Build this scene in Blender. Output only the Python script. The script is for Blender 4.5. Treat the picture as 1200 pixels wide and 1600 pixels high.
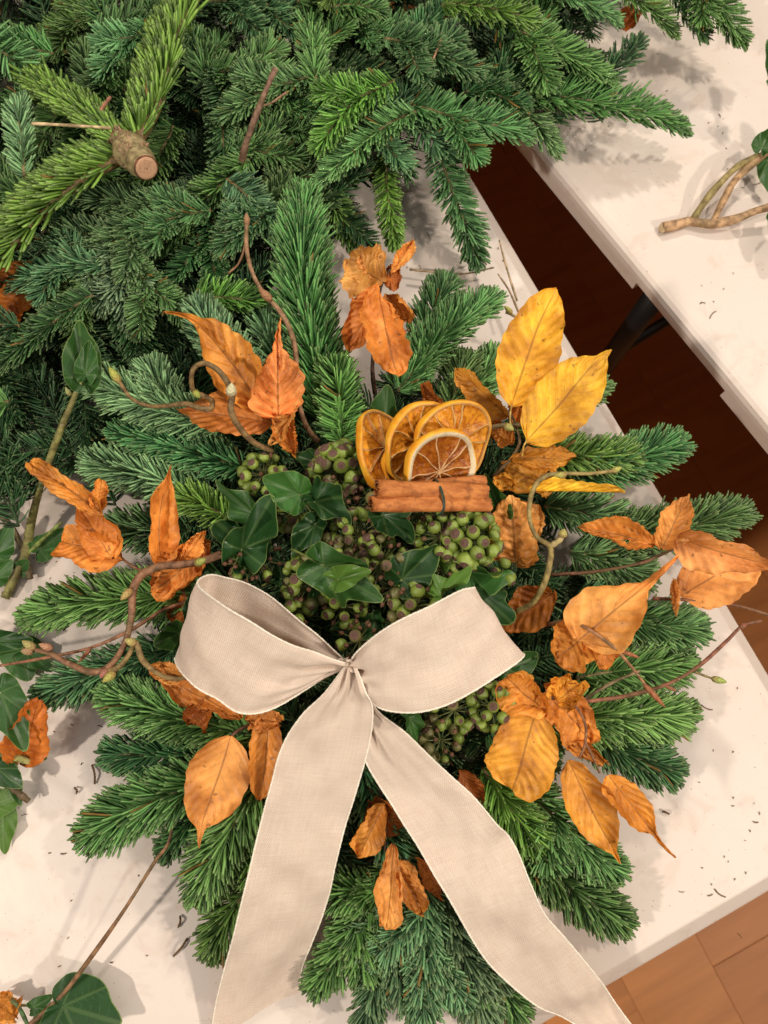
import bpy, math, random
import numpy as np
from mathutils import Vector, Matrix, Quaternion

for _o in list(bpy.data.objects):
    bpy.data.objects.remove(_o)
SC = bpy.context.scene
COL = SC.collection

# ------------------------------------------------------------------ camera
FPX = 1204.0                      # focal length in photograph pixels (1200 x 1600)
TILT, DIST = math.radians(14.0), 0.70
CAM = np.array([0, -DIST*math.sin(TILT), DIST*math.cos(TILT)])
CF = np.array([0, math.sin(TILT), -math.cos(TILT)])
CU = np.array([0, math.cos(TILT), math.sin(TILT)])
CR = np.array([1.0, 0, 0])
cd = bpy.data.cameras.new('camera')
co = bpy.data.objects.new('camera', cd); COL.objects.link(co)
co.location = CAM
co.rotation_euler = (TILT, 0, 0)
cd.sensor_fit = 'VERTICAL'; cd.sensor_height = 36.0; cd.sensor_width = 27.0
cd.lens = 36.0*FPX/1600.0
cd.clip_start = 0.02; cd.clip_end = 60
cd.dof.use_dof = True; cd.dof.focus_distance = 0.60; cd.dof.aperture_fstop = 8.0
SC.camera = co
SC.view_settings.view_transform = 'Standard'; SC.view_settings.look = 'None'
SC.view_settings.exposure = 0.08; SC.view_settings.gamma = 1.0

# ------------------------------------------------------------------ room light
W = bpy.data.worlds.new("World"); SC.world = W; W.use_nodes = True
W.node_tree.nodes['Background'].inputs[0].default_value = (1.0, 0.90, 0.80, 1)
W.node_tree.nodes['Background'].inputs[1].default_value = 0.012

def downlight(name, loc, target, energy, size=0.12):
    l = bpy.data.lights.new(name, 'AREA'); l.shape = 'DISK'; l.size = size
    l.energy = energy; l.color = (1.0, 0.885, 0.745)
    o = bpy.data.objects.new(name, l); COL.objects.link(o)
    o.location = loc
    o.rotation_euler = (Vector(target)-Vector(loc)).to_track_quat('-Z', 'Y').to_euler()
downlight('ceiling_downlight', (-1.35, -0.75, 1.55), (0, 0, 0), 22, .11)
downlight('ceiling_downlight', (1.15, 0.45, 1.60), (0, 0, 0), 12, .11)
downlight('ceiling_downlight', (0.45, 1.60, 1.65), (0.1, 0.2, 0), 16, .13)
downlight('ceiling_downlight', (1.55, -1.05, 1.50), (0.2, -0.3, 0), 25, .12)

_l = bpy.data.lights.new('ceiling_bounce', 'AREA'); _l.shape = 'SQUARE'; _l.size = 3.2; _l.energy = 19; _l.color = (1.0, 0.93, 0.86)
_o = bpy.data.objects.new('ceiling_bounce', _l); COL.objects.link(_o); _o.location = (0, .1, 1.9)      # light thrown back by the white ceiling

# ------------------------------------------------------------------ helpers
def P(px, py, z=0.0):
    """photo pixel + height -> world point"""
    d = CF + CR*(px-600)/FPX + CU*(800-py)/FPX
    return CAM + d*((z-CAM[2])/d[2])
def mpp(px, py, z):
    """metres per photo pixel at that point"""
    return float(np.dot(P(px, py, z)-CAM, CF))/FPX
def nrm(v):
    v = np.asarray(v, float)
    return v/np.maximum(np.linalg.norm(v, axis=-1, keepdims=True), 1e-12)
def cat_rom(pts, n):
    """smooth curve through points (rows may hold extra columns)"""
    p = np.asarray(pts, float)
    if len(p) < 3:
        t = np.linspace(0, 1, n)[:, None]
        return p[0]*(1-t)+p[-1]*t
    q = np.vstack([2*p[0]-p[1], p, 2*p[-1]-p[-2]])
    seg = np.linalg.norm(np.diff(p[:, :3], axis=0), axis=1)
    cum = np.concatenate([[0], np.cumsum(seg)])
    s = np.linspace(0, cum[-1], n)
    i = np.clip(np.searchsorted(cum, s, side='right')-1, 0, len(p)-2)
    u = ((s-cum[i])/np.maximum(seg[i], 1e-9))[:, None]
    a, b, c, d = q[i], q[i+1], q[i+2], q[i+3]
    return .5*((2*b)+(-a+c)*u+(2*a-5*b+4*c-d)*u*u+(-a+3*b-3*c+d)*u**3)

class MB:
    """collects geometry for ONE mesh object, world coordinates"""
    def __init__(s): s.v = []; s.f = []; s.uv = []; s.mi = []; s.n = 0
    def add(s, v, f, uv=None, m=0):
        v = np.asarray(v, float).reshape(-1, 3); f = np.asarray(f, int)
        s.v.append(v); s.f.append(f+s.n)
        s.uv.append(np.zeros((len(v), 2)) if uv is None else np.asarray(uv, float).reshape(-1, 2))
        s.mi.append(np.full(len(f), m)); s.n += len(v)
    def mesh(s, name, mats, origin=(0, 0, 0), smooth=True):
        me = bpy.data.meshes.new(name)
        V = np.vstack(s.v)-np.asarray(origin, float)
        UV = np.vstack(s.uv)
        loops = np.concatenate([f.ravel() for f in s.f])
        tot = np.concatenate([np.full(len(f), f.shape[1]) for f in s.f])
        me.vertices.add(len(V)); me.vertices.foreach_set('co', V.ravel())
        me.loops.add(len(loops)); me.loops.foreach_set('vertex_index', loops.astype(np.int32))
        me.polygons.add(len(tot))
        me.polygons.foreach_set('loop_start', np.concatenate([[0], np.cumsum(tot)[:-1]]).astype(np.int32))
        me.polygons.foreach_set('loop_total', tot.astype(np.int32))
        me.polygons.foreach_set('material_index', np.concatenate(s.mi).astype(np.int32))
        me.polygons.foreach_set('use_smooth', np.full(len(tot), smooth))
        ul = me.uv_layers.new(name='UVMap')
        ul.data.foreach_set('uv', UV[loops].ravel())
        for m in (mats if isinstance(mats, (list, tuple)) else [mats]): me.materials.append(m)
        me.update(calc_edges=True); me.validate()
        return me
    def build(s, name, mats, parent=None, smooth=True, color=None, origin=None):
        org = origin if origin is not None else (root_loc(parent) if parent else (0, 0, 0))
        o = bpy.data.objects.new(name, s.mesh(name, mats, org, smooth)); COL.objects.link(o)
        if parent: o.parent = parent
        else: o.location = org
        if color is not None: o.color = (*color, 1)
        return o
def root_loc(o):
    l = Vector((0, 0, 0))
    while o: l = l+o.location; o = o.parent
    return np.array(l)
def tag(o, label, cat, group=None):
    o['label'] = label; o['category'] = cat
    if group: o['group'] = group
    return o
def thing(name, label, cat, loc, group=None):
    o = bpy.data.objects.new(name, None); COL.objects.link(o)
    o.empty_display_size = .02; o.location = loc
    return tag(o, label, cat, group)

def frames(p):
    """parallel transported frames along a polyline"""
    t = nrm(np.gradient(p, axis=0)); n = np.zeros_like(p)
    a = np.array([0, 0, 1.0])
    if abs(t[0] @ a) > .95: a = np.array([1.0, 0, 0])
    n[0] = nrm(a-t[0]*(a @ t[0]))
    for i in range(1, len(p)):
        v = n[i-1]-t[i]*(n[i-1] @ t[i]); n[i] = nrm(v)
    return t, n, np.cross(t, n)
def tube(mb, p, r, k=8, m=0, cap=True):
    p = np.asarray(p, float); r = np.broadcast_to(np.asarray(r, float), (len(p),))
    t, n, b = frames(p)
    a = np.linspace(0, 2*np.pi, k, endpoint=False)
    ring = p[:, None]+r[:, None, None]*(np.cos(a)[None, :, None]*n[:, None]+np.sin(a)[None, :, None]*b[:, None])
    V = ring.reshape(-1, 3); N = len(p)
    i = np.arange(N-1)[:, None]*k; j = np.arange(k)[None]
    F = np.stack([i+j, i+(j+1) % k, i+k+(j+1) % k, i+k+j], -1).reshape(-1, 4)
    L = np.concatenate([[0], np.cumsum(np.linalg.norm(np.diff(p, axis=0), axis=1))])
    uv = np.stack([np.repeat(L, k), np.tile(a/(2*np.pi), N)], -1)
    if cap:
        V = np.vstack([V, p[0]-t[0]*r[0]*.15, p[-1]+t[-1]*r[-1]*.15]); uv = np.vstack([uv, [0, 0], [L[-1], 0]])
        e0, e1 = N*k, N*k+1
        jj = np.arange(k)
        T = np.vstack([np.stack([np.full(k, e0), (jj+1) % k, jj], -1), np.stack([np.full(k, e1), (N-1)*k+jj, (N-1)*k+(jj+1) % k], -1)])
        mb.add(V, F, uv, m)
        mb.f.append(T+mb.n-len(V)); mb.mi.append(np.full(len(T), m))
    else:
        mb.add(V, F, uv, m)
def lathe(mb, base, axis, prof, k=10, m=0):
    """prof: rows (distance along axis, radius)"""
    axis = nrm(axis); prof = np.asarray(prof, float)
    a = np.array([0, 0, 1.0]) if abs(axis[2]) < .9 else np.array([1.0, 0, 0])
    n = nrm(np.cross(axis, a)); b = np.cross(axis, n)
    th = np.linspace(0, 2*np.pi, k, endpoint=False)
    V = (np.asarray(base)+prof[:, 0][:, None, None]*axis+prof[:, 1][:, None, None]*(np.cos(th)[None, :, None]*n+np.sin(th)[None, :, None]*b)).reshape(-1, 3)
    N = len(prof); i = np.arange(N-1)[:, None]*k; j = np.arange(k)[None]
    F = np.stack([i+j, i+(j+1) % k, i+k+(j+1) % k, i+k+j], -1).reshape(-1, 4)
    uv = np.stack([np.repeat(prof[:, 0]/max(prof[-1, 0], 1e-6), k), np.tile(th/(2*np.pi), N)], -1)
    mb.add(V, F, uv, m)
def grid_faces(a, b, wrap=False):
    i = np.arange(a-1)[:, None]*b; j = np.arange(b if wrap else b-1)[None]
    return np.stack([i+j, i+(j+1) % b, i+b+(j+1) % b, i+b+j], -1).reshape(-1, 4)
def box(mb, c, ex, ey, ez, m=0):
    c, ex, ey, ez = map(np.asarray, (c, ex, ey, ez))
    V = [c+sx*ex+sy*ey+sz*ez for sz in (-1, 1) for sy in (-1, 1) for sx in (-1, 1)]
    mb.add(V, [[0, 2, 3, 1], [4, 5, 7, 6], [0, 1, 5, 4], [2, 6, 7, 3], [0, 4, 6, 2], [1, 3, 7, 5]], None, m)

# ------------------------------------------------------------------ materials
class NT:
    """tiny node-tree writer"""
    def __init__(s, name):
        s.m = bpy.data.materials.new(name); s.m.use_nodes = True
        s.t = s.m.node_tree; s.b = s.t.nodes['Principled BSDF']; s.out = s.t.nodes['Material Output']
    def n(s, typ, **kw):
        x = s.t.nodes.new(typ)
        for k, v in kw.items(): setattr(x, k, v)
        return x
    def set(s, sock, v):
        if hasattr(v, 'is_linked'): s.t.links.new(v, sock)
        else: sock.default_value = v
    def math(s, op, a, b=0.0, c=0.0, clamp=False):
        x = s.n('ShaderNodeMath', operation=op, use_clamp=clamp)
        s.set(x.inputs[0], a); s.set(x.inputs[1], b); s.set(x.inputs[2], c)
        return x.outputs[0]
    def mix(s, fac, a, b, blend='MIX'):
        x = s.n('ShaderNodeMix', data_type='RGBA', blend_type=blend)
        s.set(x.inputs[0], fac); s.set(x.inputs[6], a if hasattr(a, 'is_linked') else (*a, 1)); s.set(x.inputs[7], b if hasattr(b, 'is_linked') else (*b, 1))
        return x.outputs[2]
    def ramp(s, v, *stops):
        x = s.n('ShaderNodeMapRange', interpolation_type='SMOOTHSTEP')
        s.set(x.inputs[0], v); x.inputs[1].default_value = stops[0]; x.inputs[2].default_value = stops[1]
        x.inputs[3].default_value = stops[2] if len(stops) > 2 else 0.0; x.inputs[4].default_value = stops[3] if len(stops) > 2 else 1.0
        return x.outputs[0]
    def noise(s, scale, vec=None, detail=3.0, rough=.55, dist=0.0, col=False):
        x = s.n('ShaderNodeTexNoise'); x.inputs['Scale'].default_value = scale; x.inputs['Detail'].default_value = detail
        x.inputs['Roughness'].default_value = rough; x.inputs['Distortion'].default_value = dist
        s.set(x.inputs['Vector'], vec if vec is not None else s.obj())
        return x.outputs['Color' if col else 'Fac']
    def obj(s): return s.n('ShaderNodeTexCoord').outputs['Object']
    def uv(s):
        x = s.n('ShaderNodeSeparateXYZ'); s.t.links.new(s.n('ShaderNodeTexCoord').outputs['UV'], x.inputs[0])
        return x.outputs[0], x.outputs[1]
    def vec(s, a, b, c=0.0):
        x = s.n('ShaderNodeCombineXYZ'); s.set(x.inputs[0], a); s.set(x.inputs[1], b); s.set(x.inputs[2], c); return x.outputs[0]
    def info(s): return s.n('ShaderNodeObjectInfo')
    def bump(s, h, strength=.5, dist=.001):
        x = s.n('ShaderNodeBump'); x.inputs['Strength'].default_value = strength; x.inputs['Distance'].default_value = dist
        s.set(x.inputs['Height'], h); s.set(s.b.inputs['Normal'], x.outputs[0]); return x.outputs[0]
    def base(s, c, rough=.5, spec=.5):
        s.set(s.b.inputs['Base Color'], c if hasattr(c, 'is_linked') else (*c, 1)); s.set(s.b.inputs['Roughness'], rough)
        s.set(s.b.inputs['Specular IOR Level'], spec)
    def translucent(s, c, fac, normal=None):
        tr = s.n('ShaderNodeBsdfTranslucent'); s.set(tr.inputs[0], c)
        if normal: s.set(tr.inputs[1], normal)
        mx = s.n('ShaderNodeMixShader'); mx.inputs[0].default_value = fac
        s.t.links.new(s.b.outputs[0], mx.inputs[1]); s.t.links.new(tr.outputs[0], mx.inputs[2]); s.t.links.new(mx.outputs[0], s.out.inputs[0])

def m_needle():
    k = NT('fir_needle'); u, v = k.uv(); c = k.info().outputs['Color']
    var = k.mix(k.ramp(v, 0, 1), (.42, .46, .42), (1.85, 1.75, 1.7))  # random tone per needle, spread wide to paint in pale highlights and darks
    col = k.mix(1.0, c, var, 'MULTIPLY')
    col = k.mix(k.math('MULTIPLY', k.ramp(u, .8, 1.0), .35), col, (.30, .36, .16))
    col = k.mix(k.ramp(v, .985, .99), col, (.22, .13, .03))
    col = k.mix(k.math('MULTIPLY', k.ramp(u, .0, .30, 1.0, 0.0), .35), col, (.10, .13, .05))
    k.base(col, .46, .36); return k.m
def m_bark(name='twig_bark', rough=.6):
    k = NT(name); c = k.info().outputs['Color']; n = k.noise(160, detail=4); n2 = k.noise(45, detail=2)
    col = k.mix(1.0, c, k.mix(k.ramp(n, .32, .66), (.58, .54, .50), (1.42, 1.42, 1.42)), 'MULTIPLY')
    col = k.mix(k.math('MULTIPLY', k.ramp(n2, .48, .66), .5), col, (.12, .09, .035))
    lent = k.ramp(k.noise(420, None, 1.0, .3), .68, .73); col = k.mix(k.math('MULTIPLY', lent, .3), col, (.50, .38, .24))
    k.base(col, rough, .4); k.bump(n, .9, .0009); return k.m
def m_beech():
    k = NT('dry_beech_leaf'); u, v = k.uv(); c = k.info().outputs['Color']; rnd = k.info().outputs['Random']
    av = k.math('ABSOLUTE', v)
    off = k.vec(rnd, k.math('MULTIPLY', rnd, 7.0), 0.0)
    ov = k.n('ShaderNodeVectorMath', operation='MULTIPLY_ADD'); k.set(ov.inputs[0], off); ov.inputs[1].default_value = (9, 9, 9); k.set(ov.inputs[2], k.obj())
    o = ov.outputs[0]
    wob = k.math('MULTIPLY', k.math('SUBTRACT', k.noise(60, o), .5), .05)
    ph = k.math('ADD', k.math('SUBTRACT', k.math('MULTIPLY', u, 9.0), k.math('MULTIPLY', av, 2.3)), wob)
    tri = k.math('ABSOLUTE', k.math('SUBTRACT', k.math('FRACT', ph), .5))       # .5 at a vein
    lat = k.math('MULTIPLY', k.ramp(tri, .455, .5), k.ramp(av, .0, .95, 1.0, .25))
    mid = k.ramp(av, .018, .05, 1.0, 0.0)
    vein = k.math('MAXIMUM', k.math('MULTIPLY', lat, .62), mid)
    big = k.noise(38, o, 4, .6); fine = k.noise(260, o, 4, .65); mid_n = k.noise(95, o, 3)
    col = k.mix(1.0, c, k.mix(k.ramp(big, .3, .72), (.66, .53, .40), (1.45, 1.58, 1.9)), 'MULTIPLY')  # leaf mottling, its pale end raised to paint in tan-gold highlights
    col = k.mix(1.0, col, k.mix(fine, (.80, .78, .76), (1.18, 1.20, 1.22)), 'MULTIPLY')
    edge = k.math('MULTIPLY', k.ramp(av, .70, 1.0), k.ramp(mid_n, .40, .62))
    col = k.mix(k.math('MULTIPLY', edge, .30), col, (.20, .062, .014))
    col = k.mix(k.math('MULTIPLY', vein, .50), col, (.17, .055, .012))
    spots = k.ramp(k.noise(190, o, 1.0, .4), .70, .76)
    col = k.mix(k.math('MULTIPLY', spots, .55), col, (.09, .035, .012))
    k.base(col, k.ramp(fine, .2, .8, .40, .58), .40)
    h = k.math('ADD', k.math('MULTIPLY', vein, -.8), k.math('MULTIPLY', k.noise(330, o, 3), .5))
    nb = k.bump(h, .55, .0006)
    k.translucent(col, .20); return k.m
def m_ivy(name, lobes):
    k = NT(name); th, r = k.uv(); c = k.info().outputs['Color']
    a = k.math('ABSOLUTE', th)
    d = a
    for l in lobes: d = k.math('MINIMUM', d, k.math('ABSOLUTE', k.math('SUBTRACT', a, l)))
    d = k.math('MULTIPLY', d, r)
    v1 = k.ramp(d, .004, .018, 1.0, 0.0)
    # side veins branch off every main vein
    sv = k.math('ABSOLUTE', k.math('SUBTRACT', k.math('FRACT', k.math('SUBTRACT', k.math('MULTIPLY', r, 7.0), k.math('MULTIPLY', d, 16.0))), .5))
    v2 = k.math('MULTIPLY', k.ramp(sv, .44, .5), k.ramp(d, .0, .16, .55, 0.0))
    vein = k.math('MAXIMUM', v1, v2)
    n = k.noise(60, None, 4); f = k.noise(320, None, 3)
    col = k.mix(1.0, c, k.mix(n, (.60, .62, .6), (1.4, 1.35, 1.3)), 'MULTIPLY')
    col = k.mix(k.math('MULTIPLY', vein, .24), col, (.17, .27, .09))
    col = k.mix(k.math('MULTIPLY', k.ramp(r, .965, .99), .7), col, (.24, .33, .10))
    k.base(col, k.ramp(n, .3, .7, .32, .50), .34)
    k.bump(k.math('ADD', k.math('MULTIPLY', vein, -.5), k.math('MULTIPLY', f, .35)), .5, .0006)
    k.translucent(col, .12); return k.m
def m_linen(name, col_a, col_b):
    k = NT(name); u, v = k.uv()                       # metres across / along
    w = k.math('MULTIPLY', k.math('SUBTRACT', k.noise(500, k.vec(u, v), 2), .5), .00045)
    T = 2*math.pi/.00175
    su = k.math('SINE', k.math('MULTIPLY', k.math('ADD', u, w), T)); sv = k.math('SINE', k.math('MULTIPLY', k.math('ADD', v, w), T))
    weave = k.math('MULTIPLY', su, sv)
    slub_a = k.noise(1.0, k.vec(k.math('MULTIPLY', u, 900), k.math('MULTIPLY', v, 45)), 3)
    slub_b = k.noise(1.0, k.vec(k.math('MULTIPLY', u, 45), k.math('MULTIPLY', v, 900)), 3)
    sl = k.math('MULTIPLY', k.math('ADD', slub_a, slub_b), .5)
    blot = k.noise(55, k.vec(u, v), 3)
    pores = k.math('MULTIPLY', k.ramp(weave, -.95, -.30, 1.0, 0.0), k.ramp(sl, .35, .6, 1.0, .4))
    col = k.mix(k.ramp(sl, .25, .75), col_a, col_b)
    col = k.mix(k.math('MULTIPLY', k.ramp(blot, .4, .7), .14), col, (.66, .50, .40))
    col = k.mix(k.math('MULTIPLY', pores, .46), col, (.36, .25, .17))
    k.base(col, .9, .15)
    k.set(k.b.inputs['Sheen Weight'], .15)
    h = k.math('ADD', k.math('MULTIPLY', weave, .5), k.math('MULTIPLY', sl, 1.6))
    k.bump(h, .55, .0005)
    k.translucent(col, .36); return k.m
def m_berry(name, ca, cb):
    k = NT(name); rnd = k.info().outputs['Random']; n = k.noise(260, None, 4)
    oc = k.info().outputs['Color']
    col = k.mix(1.0, oc, k.mix(n, ca, cb), 'MULTIPLY')
    k.base(col, .34, .5); k.bump(n, .3, .0004); return k.m
def m_plain(name, col, rough=.5, spec=.5, var=.25, scale=90, bump=0.0, metal=0.0):
    k = NT(name); n = k.noise(scale, None, 4)
    lo = tuple(c*(1-var) for c in col); hi = tuple(min(1, c*(1+var)) for c in col)
    k.base(k.mix(n, lo, hi), rough, spec); k.b.inputs['Metallic'].default_value = metal
    if bump: k.bump(n, bump, .0008)
    return k.m
def m_objcol(name, rough=.5, spec=.5, scale=200, trans=0.0):
    k = NT(name); c = k.info().outputs['Color']; n = k.noise(scale, None, 4)
    col = k.mix(1.0, c, k.mix(n, (.62, .6, .58), (1.38, 1.4, 1.42)), 'MULTIPLY')
    k.base(col, rough, spec); k.bump(n, .4, .0006)
    if trans: k.translucent(col, trans)
    return k.m
def m_pulp():
    k = NT('dried_orange_pulp'); n = k.noise(150, None, 5, .6, .8); f = k.noise(520, None, 3)
    col = k.mix(k.ramp(n, .3, .7), (.50, .135, .006), (.95, .42, .036))
    col = k.mix(1.0, col, k.info().outputs['Color'], 'MULTIPLY')
    col = k.mix(k.math('MULTIPLY', k.ramp(f, .62, .75), .35), col, (.78, .42, .09))
    k.base(col, .30, .5); k.bump(k.math('ADD', n, k.math('MULTIPLY', f, .4)), .9, .0012)
    k.translucent(col, .07); return k.m
def m_rind():
    k = NT('orange_rind'); n = k.noise(900, None, 2); b = k.noise(70, None, 3)
    col = k.mix(k.ramp(b, .3, .7), (.74, .26, .010), (.92, .48, .035))
    k.base(col, .42, .5); k.bump(n, .6, .0005); return k.m
def m_cinnamon():
    k = NT('cinnamon_bark'); o = k.obj(); u, v = k.uv()
    a = k.noise(1.0, k.vec(k.math('MULTIPLY', u, 70), k.math('MULTIPLY', v, 420)), 4, .6)
    b = k.noise(120, o, 4)
    col = k.mix(k.ramp(a, .3, .7), (.34, .098, .022), (.60, .225, .062))
    col = k.mix(k.math('MULTIPLY', k.ramp(b, .50, .66), .6), col, (.19, .055, .014))
    col = k.mix(k.math('MULTIPLY', k.ramp(a, .66, .78), .25), col, (.62, .32, .13))
    k.base(col, .68, .3); k.bump(k.math('ADD', a, k.math('MULTIPLY', b, .6)), .7, .0008); return k.m
def m_table():
    k = NT('white_laminate'); o = k.obj()
    a = k.noise(5.5, o, 4, .6); b = k.noise(30, o, 5, .65, .6); c = k.noise(2.2, o, 3)
    col = k.mix(k.ramp(a, .35, .7), (.70, .618, .565), (.685, .585, .515))
    col = k.mix(k.math('MULTIPLY', k.ramp(b, .50, .72), .50), col, (.58, .45, .37))
    col = k.mix(k.math('MULTIPLY', k.ramp(c, .5, .7), .35), col, (.72, .64, .595))
    mp = k.n('ShaderNodeMapping'); k.set(mp.inputs[0], o); mp.inputs['Rotation'].default_value = (0, 0, .7); mp.inputs['Scale'].default_value = (9, 240, 9)
    s = k.noise(1.0, mp.outputs[0], 2); col = k.mix(k.math('MULTIPLY', k.ramp(s, .68, .75), .32), col, (.55, .47, .40))
    sp = k.noise(420, o, 1.0, .3); col = k.mix(k.math('MULTIPLY', k.ramp(sp, .755, .785), .6), col, (.28, .20, .13))
    k.base(col, k.ramp(b, .3, .7, .36, .52), .45); k.bump(k.noise(700, o, 2), .08, .0005); return k.m
def m_wood():
    k = NT('floor_wood'); o = k.obj(); rnd = k.info().outputs['Random']
    mp = k.n('ShaderNodeMapping'); k.set(mp.inputs[0], o); mp.inputs['Scale'].default_value = (26, 2.2, 10)
    k.set(mp.inputs['Location'], k.vec(k.math('MULTIPLY', rnd, 40), k.math('MULTIPLY', rnd, 17), 0.0))
    g = k.noise(1.0, mp.outputs[0], 5, .6, .9)
    tone = k.mix(rnd, (.44, .160, .042), (.52, .205, .058))
    col = k.mix(1.0, tone, k.mix(g, (.60, .54, .48), (1.4, 1.44, 1.5)), 'MULTIPLY')
    k.base(col, .46, .28); k.bump(g, .15, .001); return k.m

NEEDLE = m_needle(); BARK = m_bark(); BEECH = m_beech()
IVY = m_ivy('ivy_leaf_lobed', (.30, .62)); IVYO = m_ivy('ivy_leaf_plain', (.22, .5))
LINEN = m_linen('linen_weave', (.90, .75, .63), (.97, .862, .76)); HEM = m_plain('linen_hem', (.90, .775, .66), .9, .15, .22, 900, .5)
BERRY = m_berry('ivy_berry_skin', (.70, .72, .6), (1.25, 1.2, 1.1)); CAP = m_plain('ivy_berry_cap', (.135, .075, .055), .65, .3, .5, 500, .5)
STALK = m_objcol('ivy_stalk', .5); 
def m_bud():
    k = NT('bud_scales'); c = k.info().outputs['Color']; u, v = k.uv(); n = k.noise(300, None, 4)
    sc = k.math('ABSOLUTE', k.math('SINE', k.math('ADD', k.math('MULTIPLY', u, 11.0), k.math('MULTIPLY', k.math('SINE', k.math('MULTIPLY', v, 18.85)), 1.1))))
    col = k.mix(1.0, c, k.mix(n, (.7, .66, .6), (1.3, 1.3, 1.3)), 'MULTIPLY')
    col = k.mix(k.math('MULTIPLY', k.ramp(u, .05, .55, 1.0, 0.0), .6), col, (.24, .10, .04))
    col = k.mix(k.math('MULTIPLY', k.ramp(sc, .0, .30, 1.0, 0.0), .55), col, (.16, .075, .03))
    k.base(col, .5, .35); k.bump(k.math('ADD', sc, n), .6, .0006); return k.m
BUD = m_bud()
PULP = m_pulp(); RIND = m_rind(); PITH = m_objcol('orange_pith', .6, .3, 300, .15)
CINN = m_cinnamon(); WIRE = m_plain('green_wire', (.02, .045, .025), .4, .5, .3)
TABLE = m_table(); WOODF = m_wood(); BLACK = m_plain('black_metal', (.012, .012, .013), .35, .5, .3)
def m_cut():
    k = NT('cut_wood'); u, v = k.uv(); n = k.noise(300, None, 3); s = k.noise(1.0, k.vec(k.math('MULTIPLY', v, 60), k.math('MULTIPLY', u, 300)), 3)
    ring = k.math('SINE', k.math('ADD', k.math('MULTIPLY', u, 4200), k.math('MULTIPLY', n, 3.0)))
    col = k.mix(k.ramp(ring, -.4, .9), (.50, .29, .17), (.60, .37, .23))
    col = k.mix(k.math('MULTIPLY', k.ramp(n, .5, .7), .6), col, (.34, .17, .10)); col = k.mix(k.ramp(u, .0004, .0012, .5, 0.0), col, (.20, .09, .05))
    k.base(col, .75, .3); k.bump(k.math('ADD', n, s), .6, .0008); return k.m
CUT = m_cut()

# ------------------------------------------------------------------ setting: floor and two tables
FLOOR_Z = -0.74
rng = np.random.default_rng(11)
def unit2(a): a = np.array([a[0], a[1], 0.0]); return a/np.linalg.norm(a)
g0, g1 = P(745, 270, 0), P(1200, 1027, 0)
E1 = unit2(g1-g0)                                    # along the gap, towards the viewer
E2 = np.array([E1[1], -E1[0], 0]) * -1
E2 = E2 if E2[0] > 0 else -E2                        # across the gap, to the right
mb = MB(); fc = np.array([0.15, 0.05, FLOOR_Z-.03]); box(mb, fc, E1*3.2, E2*3.2, np.array([0, 0, .02]))
floor = mb.build('floor', m_plain('floor_underlay', (.34, .118, .034), .7), origin=(0, 0, FLOOR_Z)); floor['kind'] = 'structure'
pw, plen = .145, .62
pm = MB(); bx, by, bz = plen/2-.0001, pw/2-.0001, .010
V = []
for z, s in ((-bz, 1.0), (bz-.0006, 1.0), (bz, .985)):
    for sx, sy in ((-1, -1), (1, -1), (1, 1), (-1, 1)):
        V.append((sx*(bx if s == 1.0 else bx-.0004), sy*(by if s == 1.0 else by-.0004), z))
F = [[4*r+i, 4*r+(i+1) % 4, 4*(r+1)+(i+1) % 4, 4*(r+1)+i] for r in (0, 1) for i in range(4)]+[[8, 9, 10, 11]]
pm.add(V, F); plank_me = pm.mesh('floor_plank', WOODF, smooth=False)
ang = math.atan2(E1[1], E1[0])
for r in range(-8, 9):
    for c in range(-3, 4):
        q = fc+E2*(r*pw)+E1*(c*plen+(r % 2)*plen*.5+.13)
        o = bpy.data.objects.new('floor_plank', plank_me); COL.objects.link(o); o.parent = floor
        o.location = (q[0], q[1], -.011+rng.uniform(-.0006, .0006)); o.rotation_euler = (0, 0, ang+(math.pi if rng.random() < .5 else 0))

def slab(corners, steps, name, parent, notch=None):
    """table top with rounded rim; corners anticlockwise; steps: (inset, z) rings from the middle of the top outwards and down"""
    mb = MB(); c = np.asarray(corners, float)
    rings = []
    for ins, z in steps:
        r = []
        n = len(c)
        for i in range(n):
            a, b, d = c[i-1], c[i], c[(i+1) % n]
            e0, e1 = unit2(b-a), unit2(d-b)
            m0, m1 = np.array([-e0[1], e0[0], 0]), np.array([-e1[1], e1[0], 0])
            p0 = a+m0*ins; p1 = b+m1*ins
            # intersection of the two offset edges
            A = np.array([[e0[0], -e1[0]], [e0[1], -e1[1]]]); t = np.linalg.solve(A, (p1-p0)[:2])
            q = p0+e0*t[0]; r.append((q[0], q[1], z))
        rings.append(r)
    V = np.array(rings).reshape(-1, 3); n = len(c); N = len(rings)
    F = [[i*n+j, (i+1)*n+j, (i+1)*n+(j+1) % n, i*n+(j+1) % n] for i in range(N-1) for j in range(n)]
    mb.add(V, F); mb.add(rings[0], [list(range(n))]); mb.add(rings[-1], [list(range(n))[::-1]])
    return mb.build(name, TABLE, parent, smooth=False)
RIM = [(.0175, 0.0), (.0160, -.0006), (.0145, -.0020), (.0030, -.0135), (.0012, -.0160), (0, -.020), (0, -.034), (.004, -.036), (.02, -.036)]
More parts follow.
